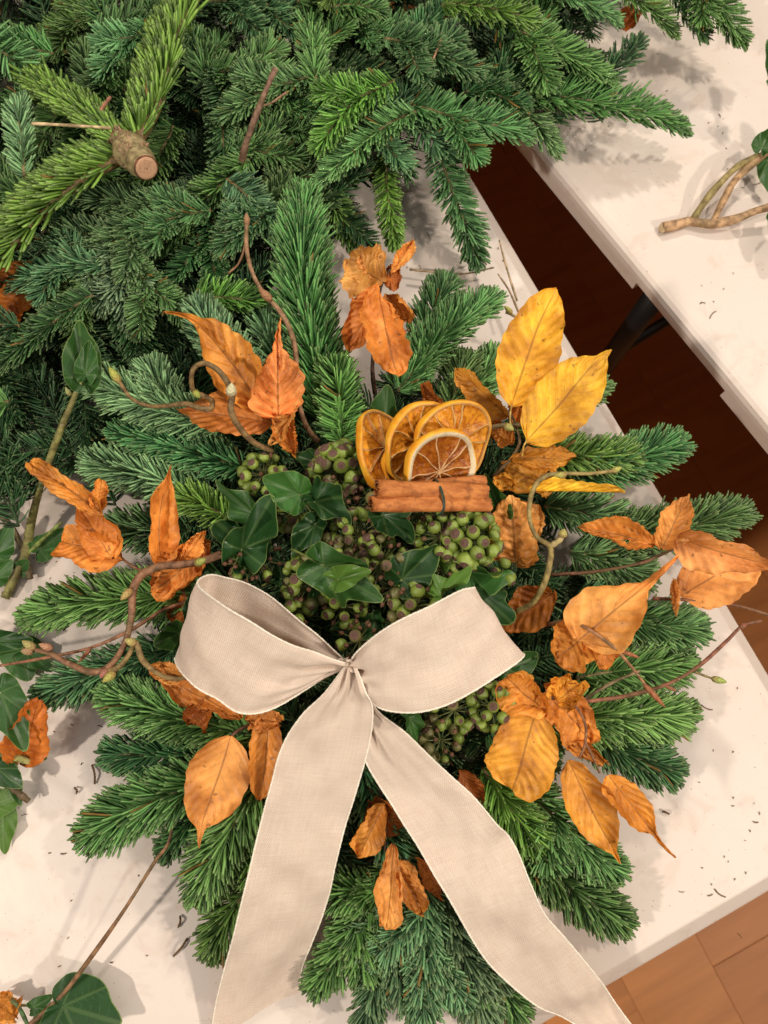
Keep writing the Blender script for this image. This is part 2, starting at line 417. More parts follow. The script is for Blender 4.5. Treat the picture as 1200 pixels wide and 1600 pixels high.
# near table: its gap edge and its viewer edge are seen
b0 = P(945, 1549, -.012)
def line_x(p, d, q, e):
    A = np.array([[d[0], -e[0]], [d[1], -e[1]]]); t = np.linalg.solve(A, (q-p)[:2]); return p+d*t[0]
Eb = unit2(P(1200, 1399, -.012)-b0)
c0 = line_x(g0*[1, 1, 0], E1, b0*[1, 1, 0], Eb)
near = thing('folding_table', 'white table under the beribboned arrangement, its corner edge at lower right', 'table', (c0[0], c0[1], FLOOR_Z))
L1, L2 = 1.75, .76
slab([c0, c0-E1*L1, c0-E1*L1-Eb*L2*1.2, c0-Eb*L2*1.2], RIM, 'table_top', near)
f0, f1 = P(873, 272, 0)*[1, 1, 0], P(1200, 668, 0)*[1, 1, 0]
EF = unit2(f1-f0); EN = np.array([-EF[1], EF[0], 0]); EN = EN if EN[0] > 0 else -EN
fa, fb = f0-EF*.85, f0+EF*.95
far = thing('folding_table', 'white table across the dark gap holding the forked branch at right', 'table', (fb[0], fb[1], FLOOR_Z))
RIM2 = [(.012, 0.0), (.007, -.0008), (.003, -.003), (.0006, -.007), (0, -.012), (0, -.016), (.004, -.018), (.02, -.018)]
slab([fb, fb+EN*.76, fa+EN*.76, fa], RIM2, 'table_top', far)
# skirt pieces that make the rim deeper near the corners
def near_t(px, py):
    q = P(px, py, -.02); return float((q-f0)[:2] @ EF[:2])
ta, tb = near_t(987, 447), near_t(1116, 622)
for a, b in ((-.85+.004, ta), (tb, .946)):
    mb = MB(); cc = f0+EF*((a+b)/2)+EN*.014; cc = np.array([cc[0], cc[1], -.0240])
    box(mb, cc, EF*((b-a)/2), EN*.0125, np.array([0, 0, .0062]))
    mb.build('rim_skirt', TABLE, far, smooth=False)
def leg(table, top, foot, r=.0125):
    mb = MB(); tube(mb, np.linspace(top, foot, 4), r, 12); return mb.build('leg', BLACK, table)
lt = f0+EF*(ta+.012)+EN*.035
leg(far, (lt[0], lt[1], -.018), (lt[0]-.02, lt[1]+.0, FLOOR_Z+.0))
l2 = lt+EN*.50
leg(far, (l2[0], l2[1], -.018), (l2[0]+.02, l2[1], FLOOR_Z))
mb = MB(); tube(mb, [(lt[0]-.006, lt[1], -.20), (l2[0]+.006, l2[1], -.20)], .007, 10); mb.build('cross_bar', BLACK, far)
for e in (.25, .60):
    q = near_c = c0-Eb*(.08 if e < .5 else .7)-E1*.12
    leg(near, (q[0], q[1], -.036), (q[0], q[1], FLOOR_Z))

# ------------------------------------------------------------------ fir
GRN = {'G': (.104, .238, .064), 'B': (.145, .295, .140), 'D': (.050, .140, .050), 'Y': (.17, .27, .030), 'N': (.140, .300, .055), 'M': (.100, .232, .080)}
def needles(mb, C, L, dens, seed, w=.00105, open_=1.0, rings=4, sweep=0.0, flat=.35, curl=.20):
    """needles round a twig curve C (n x 3): real curved blades with a keel"""
    r = np.random.default_rng(seed)
    seg = np.linalg.norm(np.diff(C, axis=0), axis=1); cum = np.concatenate([[0], np.cumsum(seg)]); tot = cum[-1]
    n = int(tot*(dens*3200 if dens < 9 else dens*.62))
    s = np.sort((np.arange(n)+r.uniform(0, 1, n))/n)*tot
    # a brush of extra needles at the growing tip
    s = np.concatenate([s, tot-np.abs(r.normal(0, .0035, int(8+L*500)))]); s = np.clip(s, 0, tot*.999); n = len(s)
    T_all = nrm(np.gradient(C, axis=0))
    pos = np.stack([np.interp(s, cum, C[:, i]) for i in range(3)], -1)
    T = nrm(np.stack([np.interp(s, cum, T_all[:, i]) for i in range(3)], -1))
    up = np.array([0, 0, 1.0])+.12*r.normal(size=3)
    N = nrm(up-T*(T @ up)[:, None]); B = np.cross(T, N)
    t = s/tot
    side = np.where(r.random(n) < .5, -1, 1)
    phi = side*np.radians(np.where(r.random(n) < .84, np.clip(r.normal(80, 13, n), 40, 122), r.uniform(0, 60, n)))
    if sweep: phi = np.where(r.random(n) < .90, np.sign(sweep)*np.abs(phi), phi*.6)
    a = np.radians(np.clip(77-32*t**3-30*np.clip(np.cos(phi), 0, 1)+r.normal(0, 4.2, n), 12, 88))*open_
    a = np.where(t > .97, a*r.uniform(.25, 1.0, n), a)
    rad = np.cos(phi)[:, None]*N+np.sin(phi)[:, None]*B
    d = nrm(np.cos(a)[:, None]*T+np.sin(a)[:, None]*rad)
    ln = L*(1-.42*np.clip((t-.70)/.30, 0, 1)**1.6)*(1-.22*np.clip(np.cos(phi), 0, 1))*np.clip(r.normal(1, .09, n), .5, 1.22)*(.72+.28*np.clip(t/.10, 0, 1))
    bend = (T*curl+N*(flat*.55))+r.normal(0, .05, (n, 3)); odd = r.random(n) < .03; d = np.where(odd[:, None], nrm(d+r.normal(0, .38, (n, 3))), d)
    ref = nrm(N*.75+rad*.35+r.normal(0, .18, (n, 3)))
    Wd = nrm(np.cross(d, ref)); K = np.cross(Wd, d)
    K = np.where((K[:, 2:3] < 0), -K, K)
    hw = w*np.clip(r.normal(1, .1, n), .75, 1.3)
    us = np.array([0, .32, .70, .95])[:rings] if rings == 4 else np.array([0, .5, .93])
    ws = np.array([.50, 1.0, 1.05, .88])[:rings] if rings == 4 else np.array([.6, 1.0, .75])
    out = np.zeros((n, rings*3+1, 3)); uv = np.zeros((n, rings*3+1, 2))
    rv = r.random(n)*.98; rv = np.where(r.random(n) < .006, .995, rv)
    for i, (u, ww) in enumerate(zip(us, ws)):
        c = pos+d*(ln*u)[:, None]+bend*(ln*u*u)[:, None]
        h = (hw*ww)[:, None]
        out[:, 3*i] = c-Wd*h; out[:, 3*i+1] = c+K*h*.42; out[:, 3*i+2] = c+Wd*h
        uv[:, 3*i:3*i+3, 0] = u
    out[:, -1] = pos+d*ln[:, None]+bend*ln[:, None]; uv[:, -1, 0] = 1; uv[:, :, 1] = rv[:, None]
    V1 = rings*3+1
    f4 = []
    for i in range(rings-1):
        for j in range(3): f4.append([3*i+j, 3*i+(j+1) % 3, 3*i+3+(j+1) % 3, 3*i+3+j])
    f3 = [[3*(rings-1)+j, 3*(rings-1)+(j+1) % 3, V1-1] for j in range(3)]
    off = (np.arange(n)*V1)[:, None, None]
    mb.add(out.reshape(-1, 3), (np.asarray(f4)[None]+off).reshape(-1, 4), uv.reshape(-1, 2))
    F3 = (np.asarray(f3)[None]+off).reshape(-1, 3)
    mb.f.append(F3+mb.n-len(out.reshape(-1, 3))); mb.mi.append(np.zeros(len(F3), int))
def sprig_curve(a, b, bend=0.0, arch=.012, n=24, wob=0, seed=0):
    a, b = np.asarray(a), np.asarray(b); L = np.linalg.norm(b-a)
    d = nrm(b-a); s = nrm(np.cross(d, [0, 0, 1.0]))
    t = np.linspace(0, 1, n)[:, None]
    c = (a+b)/2+s*bend*L+np.array([0, 0, arch])
    p = a*(1-t)**2+2*c*t*(1-t)+b*t*t
    r = np.random.default_rng(seed+5)
    return p+s*(np.sin(t*r.uniform(5, 9)+r.uniform(0, 6))*.010*L)
SEED = [100]
def shoots_of(C, n, seed, start=.1, end=.62, ln=.5, side=0):
    r = np.random.default_rng(seed); out = []
    L = np.linalg.norm(C[-1]-C[0]); T = nrm(np.gradient(C, axis=0))
    for i in range(n):
        t = start+(end-start)*(i+.5)/n; k = int(t*(len(C)-1))
        sg = side if side else (-1 if i % 2 else 1)
        s = nrm(np.cross(T[k], [0, 0, 1.0]))*sg
        a = math.radians(r.uniform(38, 52)); d = nrm(T[k]*math.cos(a)+s*math.sin(a)+np.array([0, 0, r.uniform(-.08, .05)]))
        q = C[k]+d*L*ln*(1-t*.5)*r.uniform(.85, 1.1)
        q[2] = max(q[2], .012)
        out.append(sprig_curve(C[k], q, sg*.06, .004, 16, seed=seed+i))
    return out
def sprig(b, t, label, col='G', L=.023, bend=0.0, arch=.010, shoots=0, side=0, dens=1.0, w=.00098, open_=1.0, group=None, cat='fir sprig', sweep=0, world=False, rings=4, flat=.35, ln=.5, twig=.0015, tint=1.0):
    SEED[0] += 7; sd = SEED[0]; L *= .88
    A = np.asarray(b) if world else P(*b); B = np.asarray(t) if world else P(*t)
    B = B-nrm(B-A)*L*.62
    C = sprig_curve(A, B, bend, arch, seed=sd)
    root = thing('fir_sprig', label, cat, A, group)
    r = np.random.default_rng(sd); c = tuple(np.array(GRN[col])*np.clip(r.normal(1, .16), .7, 1.35)*tint*(1+r.normal(0, .07, 3)))
    nb, tb = MB(), MB()
    tube(tb, C, np.linspace(twig, twig*.5, len(C)), 6)
    needles(nb, C, L, dens, sd, w, open_, rings, sweep, flat)
    for q in shoots_of(C, shoots, sd, side=side, ln=ln):
        tube(tb, q, np.linspace(twig*.7, twig*.45, len(q)), 5)
        needles(nb, q, L*.92, dens, sd+3, w, open_, rings, sweep, flat)
    tb.build('twig', BARK, root, color=(.16, .12, .05))
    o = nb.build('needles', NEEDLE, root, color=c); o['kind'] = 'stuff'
    return root

def inside(x, y, poly):
    c = False
    for i in range(len(poly)):
        (x0, y0), (x1, y1) = poly[i-1], poly[i]
        if (y0 > y) != (y1 > y) and x < (x1-x0)*(y-y0)/(y1-y0)+x0: c = not c
    return c
# undergrowth of the loose heap: too many twigs to count, one object
HEAP = [(-160, 770), (60, 745), (170, 740), (300, 640), (430, 500), (505, 380), (560, 300), (640, 255), (720, 230), (830, 215), (930, 150), (950, 80), (960, -20), (940, -170), (-160, -170)]
def under(name, poly, n, zr, seed, cols, avoid=None, length=(.07, .13)):
    r = np.random.default_rng(seed); mbs = [MB() for _ in cols]; xs = [p[0] for p in poly]; ys = [p[1] for p in poly]
    k = 0
    while k < n:
        x, y = r.uniform(min(xs), max(xs)), r.uniform(min(ys), max(ys))
        if not inside(x, y, poly): continue
        a = r.uniform(0, 2*np.pi); z = r.uniform(*zr); l = r.uniform(*length)
        p = P(x, y, z); q = p+np.array([math.cos(a)*l, math.sin(a)*l, r.uniform(-.02, .02)])
        p = p-np.array([math.cos(a)*l, math.sin(a)*l, 0])*.5; q = q-np.array([math.cos(a)*l, math.sin(a)*l, 0])*.5
        q[2] = max(q[2], .012)
        C = sprig_curve(p, q, r.uniform(-.12, .12), .005, 14, seed=k)
        needles(mbs[k % len(cols)], C, r.uniform(.017, .022), 2100, seed*1000+k, rings=3)
        tube(mbs[k % len(cols)], C, .0012, 4)
        k += 1
    for m, c in zip(mbs, cols):
        o = m.build(name, NEEDLE, color=tuple(np.array(GRN[c])*.6)); o['kind'] = 'stuff'; tag(o, *({'fir_undergrowth': ('tangle of dark fir twigs deep inside the loose heap at the top left', 'fir twigs'), 'fir_padding': ('dark fir padding hidden low under the middle of the arrangement', 'fir twigs')}[name]))  # colour dimmed to paint in the deep shade between the sprigs

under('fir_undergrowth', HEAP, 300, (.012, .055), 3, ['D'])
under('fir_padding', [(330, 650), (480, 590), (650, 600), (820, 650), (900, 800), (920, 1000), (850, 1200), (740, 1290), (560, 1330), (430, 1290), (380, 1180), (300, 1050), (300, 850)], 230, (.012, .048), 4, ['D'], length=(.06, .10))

# ---- loose heap, individually placed
H = 'dark fir sprigs in the loose heap'
HL = 'dark green fir sprig lying in the loose heap behind the arrangement'
r = np.random.default_rng(21)
pts = []
tries = 0
INNER = [(-120, 700), (40, 670), (130, 560), (290, 480), (440, 370), (520, 300), (600, 220), (760, 180), (850, 110), (900, -120), (-120, -120)]
while len(pts) < 62 and tries < 6000:
    tries += 1
    x, y = r.uniform(-120, 900), r.uniform(-120, 700)
    if not inside(x, y, INNER): continue
    if any((x-a)**2+(y-b)**2 < 68**2 for a, b in pts): continue
    pts.append((x, y))
LAND = [('the cut stem', 215, 245), ('the bare twig', 405, 175), ('the straw', 110, 197), ('the bent twig tip', 386, 338), ('the bright right sprig', 545, 180), ('the top edge middle', 560, 0), ('the gap end', 790, 235), ('the buried brown leaves', 20, 460), ('the top left corner', 0, 0), ('the upper yellow green arm', 290, 60), ('the upper left brown leaf', 330, 520), ('the tall upright sprig', 470, 340), ('the green stem tip', 118, 600)]
OCT = ['right', 'upper right', 'above', 'upper left', 'left', 'lower left', 'below', 'lower right']
def oct_(dx, dy): return OCT[int(round(math.degrees(math.atan2(-dy, dx))/45)) % 8]
seen = {}
ordn = ['nearest', 'second', 'third', 'fourth', 'fifth', 'sixth', 'seventh', 'eighth']
def heap_label(x, y, a, col):
    nm, lx, ly = min(LAND, key=lambda q: (q[1]-x)**2+(q[2]-y)**2); o = oct_(x-lx, y-ly); side = o if o in ('above', 'below') else o+' of'
    ang = OCT[int(round(math.degrees(a)/45)) % 8].replace('above', 'up').replace('below', 'down')
    cn = {'G': 'green', 'M': 'mid green', 'D': 'dark', 'B': 'blue green'}[col]
    key = (nm, o); seen[key] = seen.get(key, 0)+1
    return f'{ordn[seen[key]-1]} {cn} heap sprig {side} {nm}, pointing {ang}'
pts.sort(key=lambda q: min((l[1]-q[0])**2+(l[2]-q[1])**2 for l in LAND))
for x, y in pts:
    a = math.atan2(-(y-150), x-230)+r.normal(0, .75)
    l = r.uniform(.075, .14); z = r.uniform(.055, .088)
    p = P(x, y, z); d = np.array([math.cos(a), math.sin(a), 0])*l*.5
    A, B = p-d+[0, 0, .006], p+d-[0, 0, r.uniform(.004, .024)]
    hc = str(r.choice(['G', 'M', 'M', 'D', 'D', 'B', 'G']))
    sprig(A, B, heap_label(x, y, a, hc), hc, r.uniform(.017, .023), r.uniform(-.12, .12), .010, shoots=int(r.integers(0, 4)), group=H, world=True, tint=r.uniform(.58, 1.05))  # random tint, reaching low to put the heap's depth shade into the colour
top = [
 # base, tip, label, colour, keywords
 ((690, 8, .105), (848, 36, .10), 'bright green fir sprig at the top edge, pointing right, tip just below the frame edge', 'N', dict(L=.021, bend=-.04)),
 ((615, 125, .105), (484, 240, .098), 'brightest green fir sprig right in the heap, pointing down and left', 'N', dict(L=.020, bend=.10, shoots=1)),
 ((650, 175, .095), (490, 290, .085), 'fir sprig just under the bright green one at the right of the heap', 'M', dict(L=.020, bend=.06)),
 ((780, 150, .06), (1083, 205, .030), 'long fir sprig reaching furthest right across the dark gap onto the far table', 'G', dict(L=.026, bend=-.06, arch=.02)),
 ((640, 165, .085), (838, 215, .060), 'fir sprig hanging over the top end of the dark gap', 'M', dict(L=.023, bend=.05, shoots=1)),
 ((760, 20, .085), (965, 128, .060), 'fir sprig sloping down to the right above the far table', 'G', dict(L=.024, bend=.08, shoots=1)),
 ((740, 100, .075), (880, 245, .035), 'drooping fir sprig whose tip hides the upper end of the gap', 'M', dict(L=.021)),
 ((685, 225, .06), (752, 425, .022), 'fir sprig hanging straight down onto white table left of the gap', 'M', dict(L=.022, bend=.05)),
 ((600, 240, .055), (616, 396, .022), 'short light green fir tip pointing down above the top brown leaves', 'N', dict(L=.016)),
 ((500, 290, .06), (560, 392, .025), 'light green fir tip between the big upright sprig and white table', 'N', dict(L=.018)),
 ((820, -40, .09), (975, 40, .06), 'fir sprig at the top edge above the far table corner', 'M', dict(L=.022)),
 ((940, -40, .07), (1062, 60, .045), 'left one of the fir tips over the far table at top right', 'G', dict(L=.022)),
 ((1060, -60, .07), (1170, 76, .040), 'rightmost fir tip over the far table, pointing down right', 'G', dict(L=.024, bend=.04, shoots=1)),
 ((1010, -50, .06), (1110, 66, .030), 'middle fir tip over the far table at the top right', 'M', dict(L=.022)),
 ((560, -60, .10), (505, 14, .098), 'fir tip entering from the top edge at its middle', 'N', dict(L=.018)),
 ((520, 12, .10), (610, 20, .10), 'small light fir tip at the top edge right of the middle', 'G', dict(L=.018)),
 ((38, 275, .125), (32, 142, .125), 'small blue green fir tip standing upright left of the cut stem', 'B', dict(L=.016, dens=0.70)),
 ((330, 330, .09), (180, 370, .085), 'fir sprig under the cut stem pointing left', 'M', dict(L=.018, shoots=2)),
 ((480, 120, .09), (330, 190, .09), 'fir sprig in the heap right of the big yellow green branch', 'M', dict(L=.020, shoots=1)),
 ((430, 330, .085), (330, 400, .075), 'fir sprig in the heap above the upper left brown leaves', 'D', dict(L=.022, shoots=1)),
 ((600, 60, .10), (760, 120, .095), 'fir sprig in the heap below the bright top sprig', 'M', dict(L=.021, shoots=2)),
 ((300, 470, .07), (420, 470, .06), 'bright fir sprig behind the bent bare twig', 'N', dict(L=.020)),
 ((240, 40, .10), (140, 130, .095), 'blue green fir sprig left of the upper yellow green branch', 'B', dict(L=.020, shoots=1)),
 ((-60, 40, .12), (70, 130, .11), 'fir tip with long stiff needles at the top left corner', 'B', dict(L=.026, dens=0.55)),
]
for b, t, lb, c, kw in top: sprig(b, t, lb, c, group='fir sprigs on top of the loose heap', **kw)
# the big yellow green branches joined in one cut stem
def big_branch():
    root = thing('fir_branch', 'thick cut fir stem with three long needled yellow green arms, top left', 'fir branch', P(215, 245, .13))
    st = cat_rom([np.append(P(188, 218, .114), .0105), np.append(P(205, 237, .128), .0138), np.append(P(228, 262, .142), .0098)], 40)
    rs = np.random.default_rng(5); st[:-4, 3] *= 1+.10*np.sin(np.linspace(0, 15, 36))+rs.normal(0, .035, 36)
    mb = MB(); tube(mb, st[:, :3], st[:, 3], 22); mb.build('cut_stem', BARK, root, color=(.30, .24, .12))
    mb = MB(); ax = nrm(st[-1, :3]-st[-4, :3])
    kb = MB()
    for i in range(110):                                   # old bud scales and needle scars on the bark
        q = st[int(rs.integers(2, 30))]; v = rs.normal(0, 1, 3); v[2] = abs(v[2]); v = nrm(v-ax*(v @ ax)); l = rs.uniform(.0022, .0050)
        dd = nrm(v+ax*rs.uniform(-.9, .2)); lathe(kb, q[:3]+v*q[3]*.86, dd, [(0, l*.42), (l*.5, l*.34), (l, .0002)], 6)
    kb.build('bud_scale_scars', BARK, root, color=(.30, .19, .11))['kind'] = 'stuff'
    lathe(mb, st[-1, :3]-ax*.0002, ax, [(0, .0099), (.0014, .0099), (.0018, .0094)], 22); mb.build('bark_ring', BARK, root, color=(.16, .05, .025))
    mb = MB(); cp = np.array([(.0003, .0090), (.0020, .0088), (.0026, .0075), (.0025, .006), (.0027, .0045), (.0025, .003), (.0026, .0015), (.0024, .00001)]); lathe(mb, st[-1, :3], ax, cp, 26); mb.uv[-1][:, 0] = np.repeat(cp[:, 1], 26); mb.build('cut_face', CUT, root)
    arms = [([(195, 245, .122), (140, 275, .120), (80, 320, .112), (20, 385, .100), (-30, 450, .09)], 1, .0280, 'Y'),
            ([(190, 222, .125), (140, 180, .122), (90, 150, .118), (30, 105, .11)], 0, .0230, 'Y'),
            ([(215, 220, .128), (243, 170, .130), (262, 110, .130), (285, 40, .128), (330, -40, .12)], -1, .0270, 'Y')]
    for i, (pp, sw, L, c) in enumerate(arms):
        C = cat_rom([P(*q) for q in pp], 30)
        mb = MB(); tube(mb, C, np.linspace(.0052, .0028, 30), 9); mb.build('arm', BARK, root, color=(.17, .11, .045))
        nb = MB(); needles(nb, C, L, 2.3, 900+i, w=.00145, open_=1.0 if i != 1 else .5, sweep=sw, flat=.15, curl=.22)
        o = nb.build('needles', NEEDLE, root, color=(.130, .250, .040)); o['kind'] = 'stuff'
    nb = MB(); needles(nb, st[:13, :3], .016, .8, 77, w=.0010, open_=.9)
    o = nb.build('stem_needles', NEEDLE, root, color=(.13, .17, .04)); o['kind'] = 'stuff'
big_branch()

# ---- the arrangement's own sprigs
arr = [
 ((505, 660, .075), (466, 282, .085), 'tall upright fir sprig standing between the bent bare twig and the top brown leaves', 'M', dict(L=.033, dens=1.45, bend=-.03, open_=.88)),
 ((620, 610, .070), (780, 452, .060), 'thick fir sprig pointing up right beside the top brown leaf cluster', 'M', dict(L=.026, dens=1.27, bend=-.05)),
 ((650, 560, .055), (705, 425, .045), 'fir sprig peeping out right behind the top brown leaf cluster', 'M', dict(L=.024)),
 ((535, 690, .088), (524, 548, .096), 'short open fir sprig in front of the tall one, above the orange slices', 'G', dict(L=.023, open_=1.18, dens=0.79)),
 ((400, 620, .078), (295, 462, .084), 'blue green fir sprig behind the upper left brown leaves', 'B', dict(tint=1.2, L=.025, dens=1.15)),
 ((470, 640, .055), (395, 470, .055), 'blue green fir sprig between two upper left brown leaves', 'B', dict(L=.024)),
 ((345, 672, .078), (120, 590, .074), 'blue green fir sprig reaching left under the looped hazel twig', 'B', dict(tint=1.2, L=.024, shoots=1)),
 ((380, 730, .076), (165, 668, .062), 'dark blue fir sprig with pale speckled tips at left, over the brown leaf', 'D', dict(tint=1.3, L=.022, dens=1.27)),
 ((330, 775, .066), (120, 715, .056), 'blue green fir sprig behind the two left brown leaves', 'B', dict(tint=1.2, L=.024, dens=1.09)),
 ((372, 815, .078), (268, 768, .080), 'short bright green fir sprig left of the glossy ivy leaves', 'N', dict(L=.019, open_=1.1, dens=0.79)),
 ((300, 830, .045), (150, 830, .028), 'fir sprig low between the two left brown leaf pairs', 'M', dict(L=.024)),
 ((330, 925, .060), (24, 965, .034), 'long fir sprig reaching furthest left, under the thin red twig', 'G', dict(L=.027, dens=1.15, bend=.05)),
 ((280, 1010, .044), (48, 1092, .022), 'dark fir sprig low at left below the curly hazel twig', 'D', dict(L=.024, tint=1.3)),
 ((400, 1150, .066), (150, 1075, .044), 'fir sprig pointing left below the left bow loop', 'G', dict(L=.026, dens=1.18, bend=-.03)),
 ((330, 1180, .042), (150, 1180, .022), 'small dark fir sprig low at left over the table', 'D', dict(L=.022, tint=1.25)),
 ((395, 1195, .060), (112, 1315, .036), 'large fir sprig reaching to the lower left above its shadow', 'G', dict(L=.028, dens=1.15, bend=.04)),
 ((330, 1250, .036), (245, 1345, .020), 'small dark fir tip behind the top of the bare stick', 'D', dict(L=.016, tint=1.2)),
 ((420, 1200, .066), (300, 1420, .044), 'fir sprig hanging down below the big smooth brown leaf', 'G', dict(L=.027, dens=1.15, bend=.06)),
 ((430, 1310, .040), (318, 1505, .022), 'fir sprig at lower left tucked under the left ribbon tail', 'N', dict(L=.023, tint=.8)),
 ((420, 1250, .05), (385, 1400, .042), 'bright fir tip half covered by the left ribbon tail', 'N', dict(L=.019)),
 ((620, 1350, .044), (480, 1560, .028), 'left one of the fir sprigs between the two ribbon tails', 'G', dict(L=.022, shoots=2)),
 ((640, 1380, .046), (560, 1625, .024), 'second fir sprig from the left between the ribbon tails', 'B', dict(tint=.72, L=.020, shoots=2, arch=.004)),
 ((660, 1370, .050), (665, 1640, .032), 'middle fir sprig pointing straight down between the ribbon tails', 'B', dict(tint=.72, L=.020, shoots=2, arch=.004)),
 ((690, 1390, .040), (765, 1625, .022), 'fir sprig at the bottom just left of the right ribbon tail', 'B', dict(tint=.72, L=.025, shoots=2, dens=1.12)),
 ((715, 1450, .026), (825, 1605, .014), 'fir sprig at the bottom under the edge of the right ribbon tail', 'G', dict(L=.022, shoots=1)),
 ((752, 1200, .056), (852, 1340, .050), 'bright green fir sprig right of the right ribbon tail, below the yellow leaf', 'N', dict(L=.024, dens=1.15, tint=.9)),
 ((800, 1220, .050), (978, 1380, .034), 'fir sprig under the two pointed brown leaves at lower right', 'G', dict(L=.024, dens=1.12, shoots=1)),
 ((800, 1320, .040), (992, 1455, .022), 'lowest right fir sprig, its tip lying on white table', 'G', dict(L=.025, dens=1.06)),
 ((900, 1140, .046), (1072, 1218, .024), 'dark fir sprig at lower right above the leaf shadow', 'D', dict(L=.024, tint=1.3)),
 ((840, 1130, .058), (1095, 1115, .030), 'fir sprig pointing right under the long reddish twig', 'G', dict(L=.028, dens=1.09, bend=-.04)),
 ((900, 1060, .055), (1092, 1030, .030), 'fir sprig at right between the reddish twig and the big curled leaf', 'G', dict(L=.026, dens=1.09)),
 ((900, 960, .055), (1112, 985, .030), 'fir sprig at right below the folded leaf with a hole', 'M', dict(L=.026, dens=1.09)),
 ((890, 860, .060), (1030, 905, .048), 'fir sprig between the right brown leaves and the curled leaf', 'M', dict(L=.025)),
 ((930, 850, .055), (1182, 800, .034), 'fir sprig reaching furthest right past the folded leaf, over the gap', 'G', dict(L=.026, dens=1.09)),
 ((850, 790, .062), (1010, 830, .050), 'fir sprig under the thin yellow leaf at right', 'M', dict(L=.024)),
 ((870, 745, .062), (1082, 690, .044), 'fir sprig over the dark gap right of the yellow leaves', 'M', dict(L=.026, dens=1.09, bend=.04)),
 ((830, 715, .070), (1010, 715, .062), 'light green fir sprig right of the yellow leaves, beneath the budded twig', 'N', dict(L=.022, dens=1.06, tint=.9)),
 ((800, 670, .052), (952, 590, .040), 'fir sprig behind the second yellow leaf', 'G', dict(L=.024)),
 ((720, 640, .055), (790, 540, .045), 'fir sprig behind the first yellow leaf', 'M', dict(L=.024)),
 ((700, 640, .060), (735, 545, .055), 'fir sprig left of the curled yellow leaf', 'M', dict(L=.022)),
 ((900, 930, .050), (1000, 960, .042), 'fir sprig hidden behind the big curled leaf at right', 'D', dict(L=.023, tint=1.2)),
 ((760, 1140, .060), (880, 1190, .045), 'fir sprig under the yellow brown leaf at lower right', 'M', dict(L=.022)),
 ((300, 1090, .045), (200, 1130, .036), 'fir sprig low left of the bow between two larger sprigs', 'M', dict(L=.022)),
 ((420, 1150, .060), (330, 1230, .052), 'fir sprig behind the smooth brown leaf left of the ribbon tail', 'M', dict(L=.024)),
 ((560, 1180, .050), (640, 1390, .045), 'fir sprig in the shade between the tops of the ribbon tails', 'D', dict(L=.022, tint=1.2)),
]
for b, t, lb, c, kw in arr: sprig(b, t, lb, c, group='fir sprigs of the arrangement', **{**kw, 'dens': kw.get('dens', 1.0)*1.18})

